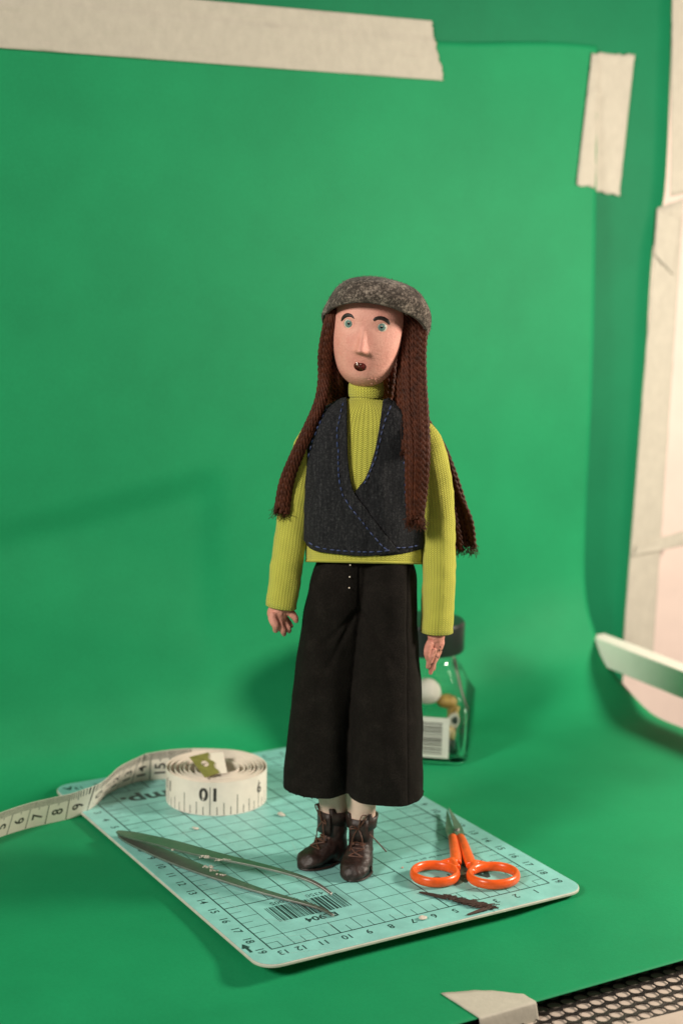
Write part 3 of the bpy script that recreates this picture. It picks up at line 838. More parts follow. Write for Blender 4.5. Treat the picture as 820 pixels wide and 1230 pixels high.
# ================================================================== glass jar behind the doll
vd = Vector((.57, .82, 0)).normalized()
jc = v0(onz(508, 913, FLOOR)) + vd * 1.75
jr = empty('glass_jar', (jc.x, jc.y, FLOOR), 0, 'square glass jar with black lid and barcode label behind the doll', 'jar')
def sq(hx, r, z, rot, n=7):
    out = []
    for px_, py_ in rrect(-hx, -hx, hx, hx, r, n):
        q = Matrix.Rotation(rot, 3, 'Z') @ Vector((px_, py_, 0)); out.append(Vector((q.x, q.y, z)))
    return out
jrot = DROT - math.radians(9)
prof_o = [(2.0, .5, 0.02), (2.2, .55, .1), (2.27, .5, .35), (2.27, .5, 2.85), (2.2, .52, 3.0), (2.0, .65, 3.4), (1.62, 1.05, 4.5), (1.45, 1.3, 4.95), (1.38, 1.37, 5.3), (1.38, 1.37, 6.1)]
prof_i = [(1.28, 1.27, 6.1), (1.28, 1.27, 5.3), (1.5, .95, 4.5), (1.86, .6, 3.5), (2.04, .5, 3.05), (2.1, .48, 2.75), (2.1, .48, .6), (1.95, .48, .38)]
mb = MB(); mb.loft([sq(a * 1.08, min(r, a - .005), z, jrot) for a, r, z in prof_o + prof_i])
jar_body = mb.build('body', M['glass'], jr, angle=60)
mb = MB()
for r0_ in [0]:
    rows = [[(r * math.cos(2 * PI * k / 64), r * math.sin(2 * PI * k / 64), z) for k in range(64)] for r, z in ((1.5, 5.45), (1.88, 5.45), (1.92, 5.55), (1.92, 6.9), (1.84, 7.02), (1.6, 7.06))]
mb.loft(rows); mb.build('lid', M['lid'], jr, angle=30)
# label on the face turned to the camera
fn = Vector((math.sin(jrot), -math.cos(jrot), 0)); fu = Vector((math.cos(jrot), math.sin(jrot), 0))
def onface(u, z, off): return fn * (2.456 + off) + fu * u + Vector((0, 0, z))
lu0, lu1 = -.5, 1.5
mb = MB(); mb.grid([[onface(lerp(lu0, lu1, i / 6), z, .012) for i in range(7)] for z in (.42, 2.55)])
mb.build('paper_label', M['label'], jr, smooth=False, recalc=False, solid=.01)
mb = MB(); z = .62
while z < 2.3:
    h = rr.choice([.03, .05, .08]); mb.add([onface(lu0 + .4, z, .024), onface(lu1 - .35, z, .024), onface(lu1 - .35, z + h, .024), onface(lu0 + .4, z + h, .024)], [(0, 1, 2, 3)]); z += h + rr.choice([.04, .05, .07])
mb.build('label_print', M['ink'], jr, smooth=False, recalc=False)
# things inside
vr = Vector((vd.y, -vd.x, 0))
def inj(a, b, z): return jc + vr * a + vd * b + Vector((0, 0, FLOOR + z))
def place(o, p, label, cat): o.location = p * S; return props(o, label, cat)
mb = MB(); mb.ball((0, 0, 0), (.74, .74, .74), None, 28, 18); o = mb.build('foam_ball', M['foam'], None); place(o, inj(.05, .2, 3.0), 'white foam ball resting on top inside the glass jar', 'ball')
t = empty('spool', inj(1.62, -.15, 1.75), 0, 'ochre spool with pale printed end inside the glass jar', 'spool')
mb = MB(); Rm = Matrix.Rotation(math.atan2(vr.y, vr.x), 3, 'Z')
mb.tube([Rm @ Vector((0, -.5, 0)), Rm @ Vector((0, .5, 0))], .46, 24); mb.build('barrel', M['gold'], t, angle=30)
mb = MB(); mb.tube([Rm @ Vector((0, -.57, 0)), Rm @ Vector((0, -.5, 0))], .42, 24); mb.build('end_disc', M['label'], t, angle=30)
mb = MB(); mb.tube([Rm @ Vector((0, -.60, 0)), Rm @ Vector((0, -.57, 0))], .22, 16); mb.build('end_hole', M['dark'], t, angle=30)
mb = MB(); mb.ball((0, 0, 0), (.62, .5, .5), Rm); o = mb.build('wooden_bead', M['gold'], None); place(o, inj(1.15, .5, 2.35), 'brown wooden bead near the top of the heap inside the glass jar', 'bead')
mb = MB(); mb.ball((0, 0, 0), (.36, .34, .42), Rm); o = mb.build('wooden_bead', M['bead'], None); place(o, inj(1.3, -.9, 1.05), 'cream bead low inside the glass jar right of the label', 'bead')
mb = MB(); mb.box((0, 0, 0), (1.7, 1.7, .2), jrot); o = mb.build('dark_box', M['dark'], None, bevel=.06); place(o, inj(0, 0, .62), 'flat dark block on the bottom inside the glass jar', 'block')
mb = MB(); mb.tube([Rm @ Vector((-.6, 0, 0)), Rm @ Vector((.6, 0, .0))], .4, 20); o = mb.build('cork', M['gold'], None, angle=30); place(o, inj(.3, -.6, 1.3), 'tan cork lying inside the glass jar behind the label', 'cork')

# ================================================================== the doll
doll = empty('doll', DF, DROT, 'long-haired handmade doll in grey wool cap, lime sweater and black trousers standing on the mat', 'doll')
D0 = 0.8
TOR = [(462, 439, 20.5, .70), (470, 439.5, 20.5, .70), (478, 439.5, 23, .74), (485, 440, 34, .9), (495, 440, 50, 1.1), (515, 439, 62, 1.28), (545, 438, 66, 1.36), (590, 437, 67.5, 1.36), (640, 437, 68.5, 1.32), (678, 437, 65.5, 1.25)]
NX = 2.35
def torso(py, ang, off=0.0):
    cx, hw, hd = interp(TOR, py)
    c = L(cx, py, D0); w = (L(cx + hw, py, D0) - c).x + off; hd += off
    s_, c_ = math.sin(ang), math.cos(ang)
    y = D0 - hd * math.copysign(abs(c_) ** (2 / NX), c_)
    z = L(cx, py, y).z if y < D0 else c.z
    return Vector((c.x + w * math.copysign(abs(s_) ** (2 / NX), s_), y, z))
def torso_px(px, py, off=0.0):
    """point of the front of the trunk seen at a picture position"""
    cx, hw, hd = interp(TOR, py)
    t = max(-1.0, min(1.0, (px - cx) / (hw + off * 29)))
    return torso(py, math.copysign(math.asin(min(1, abs(t) ** (NX / 2))), t), off)

# --- sweater: trunk, collar, sleeves
mb = MB(); rings = []
for k in range(60):
    py = lerp(676, 480, k / 59)
    rings.append([torso(py, 2 * PI * i / 72 + PI, .13 * smooth01((py - 640) / 30)) for i in range(72)])
mb.loft(rings, cap=False)
# hem roll
mb.tube([torso(675, 2 * PI * i / 72 + PI, .12) for i in range(73)], .055, 8, cap=False)
COLR = [(0, 482, 25.5), (.12, 480, 22.5), (.25, 476, 20.8), (.38, 473.5, 19.6), (.44, 472.5, 19.2), (.5, 472.0, 20.6), (.65, 468, 21.2), (.85, 463, 21.0), (1, 459, 20.0)]
COLR = [(0, 500, 27), (.12, 494, 23.5), (.25, 488, 21.2), (.36, 481, 20.2), (.44, 477, 19.3), (.5, 475.5, 20.6), (.65, 470, 21.2), (.85, 464, 21.0), (1, 458, 20.0)]
rings = []
for k in range(40):
    py, hw = interp(COLR, k / 39); c = L(439.5, py, D0 - .1); w = (L(439.5 + hw, py, D0) - L(439.5, py, D0)).x
    rings.append([c + Vector((-w * math.sin(2 * PI * i / 48), w * .98 * math.cos(2 * PI * i / 48), 0.03 * math.sin(3 * 2 * PI * i / 48 + k * .3))) for i in range(48)])
mb.loft(rings)
def sleeve(st, n=44):
    """rows: px, py, half width px, depth"""
    pts = [L(a, b, d) for a, b, w, d in st]; acc = [0]
    for i in range(1, len(pts)): acc.append(acc[-1] + (pts[i] - pts[i - 1]).length)
    tab = [(acc[i], *pts[i], st[i][2] / 29.2) for i in range(len(st))]
    rings = []
    for k in range(n):
        s = acc[-1] * k / (n - 1); x, y, z, r = interp(tab, s); x2, y2, z2, _ = interp(tab, min(acc[-1], s + .05)); x1, y1, z1, _ = interp(tab, max(0, s - .05))
        t = Vector((x2 - x1, y2 - y1, z2 - z1)).normalized(); a = t.cross(Vector((0, 1, 0))).normalized(); b = a.cross(t)
        if k < 5: r *= math.sqrt(max(.1, 1 - ((5 - k) / 5.2) ** 2))
        rg = []
        for i in range(40):
            an = 2 * PI * i / 40
            w = r * (1 + .07 * noise.noise(Vector((math.cos(an) * 1.2, math.sin(an) * 1.2, s * 1.1 + st[0][0]))) + .06 * noise.noise(Vector((math.cos(an) * .9, math.sin(an) * .9 + st[0][0], s * 2.8))))
            rg.append(Vector((x, y, z)) + a * w * math.cos(an) + b * w * .95 * math.sin(an))
        rings.append(rg)
    last = rings[-1]; c = sum(last, Vector()) / 40
    rings.append([c + (p - c) * .93 - t * (-.03) for p in last]); rings.append([c + (p - c) * .80 - t * .05 for p in last]); rings.append([c + (p - c) * .7 - t * .5 for p in last])
    mb.loft(rings)
sleeve([(392, 506, 15, .8), (378, 524, 17.5, .75), (366, 555, 18.5, .72), (357, 595, 19, .7), (350, 640, 19.5, .62), (343, 690, 19, .5), (337.5, 729, 18.5, .42)])
sleeve([(484, 506, 15, .8), (503, 520, 18, .75), (514, 540, 20, .72), (521, 575, 20.5, .68), (525.5, 620, 20, .62), (527, 660, 19.8, .55), (526.5, 710, 19.8, .45), (524, 759, 19.3, .38)])
mb.build('sweater', M['knit'], doll, angle=180)

# --- waistcoat
def coons(bot, top, lef, rig, nu, nv):
    v3 = lambda c, n: spline([Vector((p[0], p[1], 0)) for p in c], n)
    B_, T_, Lf, Rg = v3(bot, nu), v3(top, nu), v3(lef, nv), v3(rig, nv); rows = []
    for j in range(nv):
        v = j / (nv - 1); row = []
        for i in range(nu):
            u = i / (nu - 1)
            p = Lf[j] * (1 - u) + Rg[j] * u + B_[i] * (1 - v) + T_[i] * v - (B_[0] * (1 - u) * (1 - v) + B_[-1] * u * (1 - v) + T_[0] * (1 - u) * v + T_[-1] * u * v)
            row.append((p.x, p.y))
        rows.append(row)
    return rows
def fold(px, py): return .06 * noise.noise(Vector((px * .05, py * .012, 5.0))) + .035 * noise.noise(Vector((px * .11, py * .025, 1.0)))
mb = MB()
right = coons([(426, 664), (450, 667), (480, 664), (506, 657)], [(459, 481), (475, 478), (491, 486)], [(426, 664), (420, 620), (426, 592), (438, 574), (448, 545), (454, 515), (459, 481)], [(506, 657), (505, 600), (500, 545), (491, 486)], 40, 70)
mb.grid([[torso_px(a, b, .06 + fold(a, b)) for a, b in r] for r in right])
left = coons([(367, 650), (375, 660), (394, 665), (440, 668), (478, 663)], [(369, 548), (376, 520), (392, 487), (417, 479)], [(367, 650), (367, 600), (369, 548)], [(478, 662), (460, 640), (440, 613), (425, 592), (419, 566), (417, 530), (417, 479)], 56, 70)
mb.grid([[torso_px(a, b, .14 + fold(a, b) + .02) for a, b in r] for r in left])
# back and sides
rows = []
for k in range(40):
    py = lerp(658, 486, k / 39)
    a0 = 80 if py > 545 else lerp(80, 118, smooth01((545 - py) / 45))
    rows.append([torso(py, math.radians(lerp(a0, 360 - a0, i / 40)), .09) for i in range(41)])
mb.grid(rows)
vest = mb.build('waistcoat', M['vest'], doll, angle=180, solid=.075, solid_off=1, recalc=False)
mbn = vest.data
bm = bmesh.new(); bm.from_mesh(mbn)
cy = (D0 * S)
for f in bm.faces:
    c = f.calc_center_median(); out = Vector((c.x - L(437, 600).x * S, c.y - cy, 0))
    if f.normal.dot(out) < 0: f.normal_flip()
bm.to_mesh(mbn); bm.free()
# stitches
mb = MB()
def stitches(path, off, seed):
    r = random.Random(seed); n = 300; pts = spline([Vector((a, b, 0)) for a, b in path], n); tot = plen(pts); s = 0
    while s < tot - 3:
        ln = r.uniform(4.6, 6.8); a, b = pts[int(s / tot * (n - 1))], pts[min(n - 1, int((s + ln) / tot * (n - 1)))]
        j = r.uniform(-.5, .5); q = []
        for f, h in ((0, -.03), (.25, .018), (.5, .03), (.75, .018), (1, -.03)):
            p = a.lerp(b, f); q.append(torso_px(p.x + j, p.y, off + fold(p.x, p.y) + .08 + h))
        mb.tube(q, [.018, .028, .031, .028, .018], 6)
        s += ln + r.uniform(1.6, 3.4)
stitches([(412, 484), (405.5, 515), (406, 541), (407, 571), (409, 588), (414, 600), (422, 612), (434, 627), (446, 642), (457, 655), (466, 662)], .16, 1)
stitches([(468, 486), (460, 509), (456, 524), (453, 537), (449, 552), (443, 568), (436, 581)], .06, 2)
stitches([(482, 490), (483, 517), (484, 563), (486, 610)], .015, 3)
stitches([(399, 486), (390, 496), (384, 511), (379, 522), (373.5, 539), (371, 553)], .16, 4)
stitches([(371, 653), (380, 658), (389, 660), (401, 661.5), (418, 662.5), (440, 663), (455, 662), (468, 660)], .16, 5)
stitches([(472, 657), (481, 657), (491, 656), (500, 654)], .075, 6)
mb.build('stitching', M['thread'], vest)

# --- trousers
LEGL = [(666, 384, 447, 1.12, .8), (690, 374, 446, 1.36, .8), (720, 367.5, 440, 1.58, .82), (746, 363.5, 437, 1.62, .86), (780, 359, 433, 1.62, .92), (820, 353.5, 430, 1.64, 1.0), (870, 347.5, 427, 1.72, 1.1), (910, 344, 426, 1.8, 1.16), (940, 342, 425, 1.84, 1.2)]
LEGR = [(666, 430, 492, 1.12, .8), (690, 428, 499.5, 1.36, .78), (720, 429, 500, 1.58, .74), (746, 427, 499.5, 1.62, .68), (780, 425, 500, 1.64, .6), (820, 422, 502.5, 1.68, .54), (870, 419, 507, 1.76, .46), (910, 418, 508.5, 1.82, .42), (948, 417, 509, 1.86, .4)]
mb = MB()
def leg(tab, seed, pend):
    rings = []
    for k in range(70):
        py = lerp(tab[0][0], pend, k / 69); xl, xr, hd, d = interp(tab, py)
        c = L((xl + xr) / 2, py, d); w = (L(xr, py, d).x - L(xl, py, d).x) / 2; f = k / 69
        rg = []
        for i in range(64):
            an = 2 * PI * i / 64
            amp = .02 + .035 * f
            fo = amp * noise.noise(Vector((math.cos(an) * 2.2, math.sin(an) * 2.2, f * 1.1 + seed))) + .03 * f * math.sin(5 * an + seed)
            s_, c_ = math.sin(an), math.cos(an)
            ww, dd = w * (1 + fo * .35), hd * (1 + fo)
            rg.append(c + Vector((ww * math.copysign(abs(s_) ** .87, s_), -dd * math.copysign(abs(c_) ** .87, c_), 0)))
        rings.append(rg)
    mb.loft(rings)
leg(LEGL, 1.0, 941); leg(LEGR, 6.3, 950)
me = remeshed(mb, .055, 5)
cr = L(430, 746, -.9)
def tfold(p, n):
    if n.z < -.6: return 0
    a = .13 * noise.noise(Vector((p.x * .75, p.y * .75, p.z * .3))) + .05 * noise.noise(Vector((p.x * 1.6 + p.z * .5, p.y * 1.4, p.z * .7)))
    # creases that run down and out from the crotch
    if n.y < 0:
        for sx, sl in ((-1, .95), (-1, 1.9), (1, 1.3)):
            dx, dz = (p.x - cr.x) * sx, cr.z - p.z
            if dx > -.1 and dz > -.4:
                d = (dz - dx * sl + .25) / math.sqrt(1 + sl * sl)
                a -= .11 * math.exp(-(d / .13) ** 2) * math.exp(-(dx / 1.1) ** 2) * smooth01((dx + .1) / .3)
        a -= .06 * math.exp(-((p.x - L(432, 700, -.7).x) / .06) ** 2) * smooth01((p.z - cr.z) / .4) * .8
    # side seam on the right leg
    sx = L(lerp(486, 494.5, max(0, min(1, (11.8 - p.z) / 8.5))), 800, -.3).x
    if n.y < .2: a -= .05 * math.exp(-((p.x - sx) / .05) ** 2)
    return a
displace(me, tfold)
me = fuzz_on(me, 2600, 41, .04, .12)
tro = finish('trousers', me, M['trouser'], doll, angle=180, recalc=False)
mb = MB()
for py in (680, 693.5, 706): 
    q = L(420.5 - (py - 680) * .05, py, -.68); 
    q.y = D0 - interp(LEGL, py)[2] * .995 - .02
    mb.ball(q, .034, None, 12, 8)
mb.build('button', M['tooth'], tro)

# --- legs and boots
def boot(name_par, cx, cy, yaw, legc, seed):
    """foot centre on the mat in the doll frame, toe along -y turned by yaw"""
    R = Matrix.Rotation(yaw, 3, 'Z'); T = Vector((cx, cy, 0)); W = lambda x, y, z: T + R @ Vector((x, y, z))
    mb = MB()
    prof = [(0.05, .0, .50, .62), (.4, .02, .55, .66), (.9, .04, .51, .58), (1.4, .08, .52, .55), (1.9, .1, .56, .58), (2.35, .12, .62, .62)]
    fine = [interp([(p[0], p[1], p[2], p[3]) for p in prof], .05 + 2.1 * k / 20) for k in range(21)]
    mb.loft([[W(a * math.cos(2 * PI * i / 28), .55 + y + b * math.sin(2 * PI * i / 28), .05 + 2.1 * k / 20) for i in range(28)] for k, (y, a, b) in enumerate(fine)])
    # vamp and toe
    fs = [(.9, .25, .48), (.5, .34, .52), (.1, .40, .56), (-.3, .37, .60), (-.65, .34, .62), (-.95, .31, .55), (-1.15, .24, .40), (-1.27, .16, .2)]
    hs = [.9, 1.25, 1.2, .92, .76, .66, .5, .34]
    rings = []
    for k in range(30):
        t = k / 29; y, _, w = interp([(i / 7, fs[i][0], fs[i][1], fs[i][2]) for i in range(8)], t); h = interp([(i / 7, hs[i]) for i in range(8)], t)[0]
        rings.append([W(w * math.cos(2 * PI * i / 24), y, max(.035, h * .5 + h * .5 * math.sin(2 * PI * i / 24))) for i in range(24)])
    mb.loft(rings)
    mb.ball(W(0, .75, .42), (.55, .5, .4), R)
    me = remeshed(mb, .045, 5)
    displace(me, lambda p, n: .05 * noise.noise(p * 2.6 + Vector((seed, 0, 0))) + .014 * noise.noise(p * 7))
    b = finish('boot', me, M['boot'], doll, angle=180)
    # welt of the sole
    mb = MB(); out = []
    for i in range(41):
        a = 2 * PI * i / 40; x = .60 * math.sin(a); y = -.12 - 1.14 * math.cos(a)
        x *= 1.06 if y < 0 else .95
        out.append(W(x, y + .02, .06))
    mb.tube(out, .055, 8, cap=False); mb.build('sole', M['boot'], b)
    # collar flaps of the shaft
    mb = MB()
    rows = []
    for k in range(37):
        a = math.radians(lerp(-62, 242, k / 36)); flare = 1.0 + (.22 if k in (0, 1, 35, 36) else .0)
        rows.append([W(.59 * f_ * math.cos(a), .66 + .59 * f_ * math.sin(a), z) for z, f_ in ((1.75, 1.0), (2.05, 1.05), (2.28 + (.22 if k < 3 or k > 33 else 0), 1.12 * flare))])
    mb.grid(rows); mb.build('shaft_flap', M['boot'], b, angle=180, recalc=False, solid=.09)
    # tongue
    mb = MB(); mb.grid([[W(x, .66 - .6 - .02 * z - (.06 * (1 - (x / .4) ** 2)) + .0, z) for x in (-.4, -.2, 0, .2, .4)] for z in (1.3, 1.6, 1.95, 2.25)])
    mb.build('tongue', M['boot'], b, angle=180, recalc=False, solid=.06)
    # laces
    mb = MB()
    def front(x, z):                     # a point just proud of the front of the boot
        if z > .95:
            a = interp([(p[0], p[1], p[2], p[3]) for p in prof], z); return W(x, .55 + a[0] - a[2] * math.sqrt(max(.05, 1 - (x / (a[1] + .02)) ** 2)) - .05, z)
        y = lerp(-.55, -.02, (z - .62) / .33); return W(x, y - .05, z + .12)
    zs = [.70, .92, 1.15, 1.4, 1.66, 1.92]
    for k in range(len(zs) - 1):
        for s in (-1, 1):
            mb.tube(spline([front(-.3 * s, zs[k]), front(0, (zs[k] + zs[k + 1]) / 2 + .02 * s) + R @ Vector((0, -.03, 0)), front(.3 * s, zs[k + 1])], 9), .032, 6)
        mb.tube(spline([front(-.3, zs[k]), front(0, zs[k]) + R @ Vector((0, -.02, 0)), front(.3, zs[k])], 7), .03, 6)
    for s in (-1, 1):
        k0 = front(.02 * s, 1.86) + R @ Vector((0, -.06, 0))
        up = .55 if s * seed > 0 else -.1
        mb.tube(spline([k0, k0 + R @ Vector((.22 * s, -.12, .18 + up * .4)), k0 + R @ Vector((.34 * s, -.15, .12 + up)), k0 + R @ Vector((.14 * s, -.14, .14 + up * .9)), k0 + R @ Vector((.0, -.06, 0))], 26), .026, 6)
        mb.tube(spline([k0, k0 + R @ Vector((.16 * s, -.14, -.3)), k0 + R @ Vector((.22 * s, -.13, -.62)), k0 + R @ Vector((.3 * s, -.2, -.9 + .1 * s))], 18), .026, 6)
    mb.build('lace', M['lace'], b)
    # shin
    mb = MB(); top = Vector(legc)
    p0 = W(0, .64, 1.8)
    mb.tube(spline([p0, p0.lerp(top, .5), top], 14), [.55 + .01 * k for k in range(14)], 24)
    mb.build('shin', M['leg_skin'], doll)
    return b
bl = boot('boot', -0.80, 1.12, math.radians(-48), L(396, 930, 1.35) , -1)
br = boot('boot', 0.66, .34, math.radians(-12), L(434, 935, .55), 1)
mb = MB()
mb.tube(spline([L(444, 1002, -.2), L(452, 1010, -.35), L(460, 1019, -.4), L(464, 1023, -.4)], 16), .026, 6)
mb.build('loose_lace', M['lace'], doll)

# --- head
HC = L(435.0, 465, .55); HH = 4.2
HR = Matrix.Rotation(math.radians(4.5), 3, 'Y') @ Matrix.Rotation(math.radians(-8), 3, 'Z')
def hw_(z):
    t = z / 4.55 if z < 2.6 else .5714 + (z - 2.6) / (HH - 2.6) * .4286
    return interp([(0, .05), (.02, .42), (.06, .72), (.12, .97), (.22, 1.17), (.36, 1.33), (.5, 1.38), (.64, 1.37), (.78, 1.24), (.9, .88), (.97, .45), (1, .05)], t)[0]
def nose(x, z):
    if z > 2.55 or z < 1.2: return 0
    k = max(0, min(1, (2.5 - z) / .95)); amp = .46 * k ** 1.1
    w = lerp(.08, .185, k ** 1.5)
    drop = smooth01((z - 1.36) / .16)
    prof = 1 / (1 + (abs(x) / w) ** 4.5)
    return amp * drop * prof
def head_front(x, z, off=0.0):
    w = hw_(z); t = min(.9999, abs(x) / w); d = 1.5 * (w / 1.45) ** .85
    y = -d * (1 - t ** 2.3) ** (1 / 2.3)
    sock = -.07 * math.exp(-(((abs(x) - .68) / .34) ** 2 + ((z - 2.52) / .3) ** 2))
    brow = .05 * math.exp(-(((abs(x) - .6) / .5) ** 2 + ((z - 2.80) / .16) ** 2))
    chin = .07 * math.exp(-((x / .45) ** 2 + ((z - .42) / .3) ** 2))
    return Vector((x, y - nose(x, z) - sock - brow - chin - off, z))
def HW(p): return HC + HR @ Vector(p)
mb = MB(); rows = []
nz, na = 110, 128
for j in range(nz + 1):
    z = HH * (0.5 - 0.5 * math.cos(PI * j / nz)); z = max(.004, min(HH - .004, z)); w = hw_(z); row = []
    for i in range(na):
        a = 2 * PI * i / na; x = w * math.sin(a) * .9999; 
        if math.cos(a) > 0:
            row.append(HW(head_front(x, z)))
        else:
            t = abs(x) / w; row.append(HW((x, 1.4 * (w / 1.45) ** .8 * (1 - t ** 2.2) ** (1 / 2.2), z)))
    rows.append(row)
mb.loft(rows); 
head = mb.build('head', M['skin'], doll, angle=180)
def disc(c, rx, rz, off, dome, name, mat, par, n=36, rings=8):
    mb = MB(); cx, cz = c; rows = []
    base = head_front(cx, cz)
    for k in range(rings + 1):
        f = max(.02, 1 - k / rings)
        row = []
        for i in range(n):
            a = 2 * PI * i / n; q = head_front(cx + rx * f * math.cos(a), cz + rz * f * math.sin(a))
            q.y = lerp(q.y, base.y, .35) - off - dome * math.sqrt(max(0, 1 - f * f)); row.append(HW(q))
        rows.append(row)
    mb.loft(rows, cap=True); return mb.build(name, mat, par, angle=180)
for sx in (-1, 1):
    ex_ = .645 * sx + .02; ez = 2.52
    e = disc((ex_, ez), .205, .20, -.02, .055, 'eye', M['eye_white'], head)
    disc((ex_ + .0, ez), .148, .146, .018, .035, 'iris', M['iris'], head)
    disc((ex_ + .0, ez + .01), .062, .06, .052, .012, 'pupil', M['pupil'], head)
    mb = MB(); q = HW(head_front(ex_ + .005, ez + .045, .085)); mb.ball(q, .022, None, 10, 6); mb.build('eye_glint', M['tooth'], head)
    # lids: a soft rim round the eye
    mb = MB(); mb.tube([HW(head_front(ex_ + .215 * math.cos(2 * PI * i / 40), ez + .21 * math.sin(2 * PI * i / 40), -.005)) for i in range(41)], .014, 8, cap=False); mb.build('eye_rim', M['skin'], head)
    # eyebrow
    if sx < 0: bp = [(-.95, 2.58), (-.86, 2.74), (-.72, 2.84), (-.55, 2.84), (-.42, 2.75)]
    else: bp = [(.34, 2.76), (.46, 2.85), (.64, 2.87), (.82, 2.80), (.95, 2.65)]
    fine = spline([Vector((a, b, 0)) for a, b in bp], 24); mb = MB(); rows = []
    for k, p in enumerate(fine):
        f = k / 23; w = interp([(0, .025), (.2, .068), (.5, .088), (.8, .06), (1, .015)] if sx < 0 else [(0, .045), (.15, .07), (.5, .084), (.8, .075), (1, .03)], f)[0]
        t = (fine[min(23, k + 1)] - fine[max(0, k - 1)]).normalized(); nn = Vector((-t.y, t.x, 0))
        rows.append([HW(head_front(p.x + nn.x * w * c_, p.y + nn.y * w * c_, .012 + .025 * s_)) for c_, s_ in ((1, -1), (.7, .6), (0, 1), (-.7, .6), (-1, -1))])
    mb.grid(rows); mb.build('eyebrow', M['brow'], head, angle=180, recalc=False)
# mouth
mx, mz = -.03, .93
def mouth_outline(a):
    x = .215 * math.cos(a); z = .15 * math.sin(a)
    if z > 0: z *= .62 + .25 * abs(math.cos(a)) ** .7
    else: z *= 1.15
    return x, z
mb = MB(); rows = []
for k in range(9):
    f = max(.03, 1 - k / 8); row = []
    for i in range(40):
        x, z = mouth_outline(2 * PI * i / 40); q = head_front(mx + x * f, mz + z * f); q.y += -.012 + .07 * (1 - f) ** .5 - (.02 if f > .8 else 0); q.y -= .02; row.append(HW(q))
    rows.append(row)
mb.loft(rows); mb.build('mouth', M['mouth'], head, angle=180)
mb = MB(); mb.tube([HW(head_front(mx + mouth_outline(2 * PI * i / 40)[0] * 1.06, mz + mouth_outline(2 * PI * i / 40)[1] * 1.1, .0)) for i in range(41)], .018, 8, cap=False); mb.build('lip', M['mouth'], head)
mb = MB(); mb.ball(HW(head_front(mx - .1, mz + .06, .05)), (.045, .035, .042), None, 12, 8); mb.ball(HW(head_front(mx + .03, mz + .075, .04)), (.022, .02, .02), None, 12, 8); mb.build('tooth', M['tooth'], head)
# dried glue blisters on the right jaw
mb = MB(); rr = random.Random(12)
for k in range(8):
    x, z = rr.gauss(.5, .12), rr.gauss(.4, .1)
    mb.ball(HW(head_front(x, max(.15, z), -.005)), (rr.uniform(.02, .06), .016, rr.uniform(.02, .07)), None, 8, 6)
mb.build('paint_blister', M['skin'], head)

# --- cap
CAP = [  # left px,py  right px,py  front rise(cm) half depth(cm)
    ((386.5, 385), (513.5, 404), 1.08, 2.12), ((386.5, 379), (516.5, 396), 1.04, 2.2), ((393, 364), (517, 380), .72, 2.22), ((401, 350), (511, 364), .5, 2.1), ((408, 342.5), (503, 353), .36, 1.95), ((418, 336), (490, 344), .22, 1.6), ((432, 333), (472, 337), .1, 1.0), ((446, 332), (456, 333), 0, .25)]
mb = MB(); rows = []
for k in range(44):
    f = k / 43
    lx, ly, rx, ry, fr, hd = interp([(i / 7, *CAP[i][0], *CAP[i][1], CAP[i][2], CAP[i][3]) for i in range(8)], f)
    a, b = L(lx, ly, .7), L(rx, ry, .7); c = (a + b) / 2; hv = (b - a) / 2; row = []
    for i in range(96):
        an = 2 * PI * i / 96; s_, c_ = math.sin(an), math.cos(an)
        w = 1 + .012 * noise.noise(Vector((s_ * 2, c_ * 2, f * 3)))
        p = c + hv * (math.copysign(abs(s_) ** .93, s_) * w) + Vector((0, -hd * math.copysign(abs(c_) ** .93, c_) * w, fr * (c_ if c_ > 0 else c_ * .8)))
        p.z += .05 * noise.noise(Vector((s_ * 1.5, c_ * 1.5, 9))) * (1 - f)
        row.append(p)
    rows.append(row)
# turn the rim inside
inner = []
for sh, dz in ((.985, -.02), (.93, .02), (.9, .3), (.88, .7)):
    c = sum(rows[0], Vector()) / 96
    inner.insert(0, [c + (p - c) * sh + Vector((0, 0, dz)) for p in rows[0]])
mb.loft(inner + rows)
fz = MB(); rr = random.Random(5)
allv = []
for k in range(0, 43):
    for i in range(96):
        p = rows[k][i]; n = (rows[k][(i + 1) % 96] - rows[k][i - 1]).cross(rows[min(43, k + 1)][i] - rows[max(0, k - 1)][i])
        if n.length > 1e-6: allv.append((p, n.normalized()))
for _ in range(1500):
    p, n = rr.choice(allv); t = Vector((rr.gauss(0, 1), rr.gauss(0, 1), rr.gauss(0, 1)))
    d = (n * rr.uniform(.15, .9) + t * .5).normalized() * rr.uniform(.04, .10)
    q = p + t.cross(n) * .05
    s = d.cross(n).normalized() * .006 if d.cross(n).length > 1e-6 else Vector((.006, 0, 0))
    mb.add([q - s, q + s, q + d * .55 + s * .6 + t * .01, q + d * .55 - s * .6 + t * .01, q + d + t * .012], [(0, 1, 2, 3), (3, 2, 4)])
mb.build('cap', M['felt'], doll, angle=180, recalc=False)

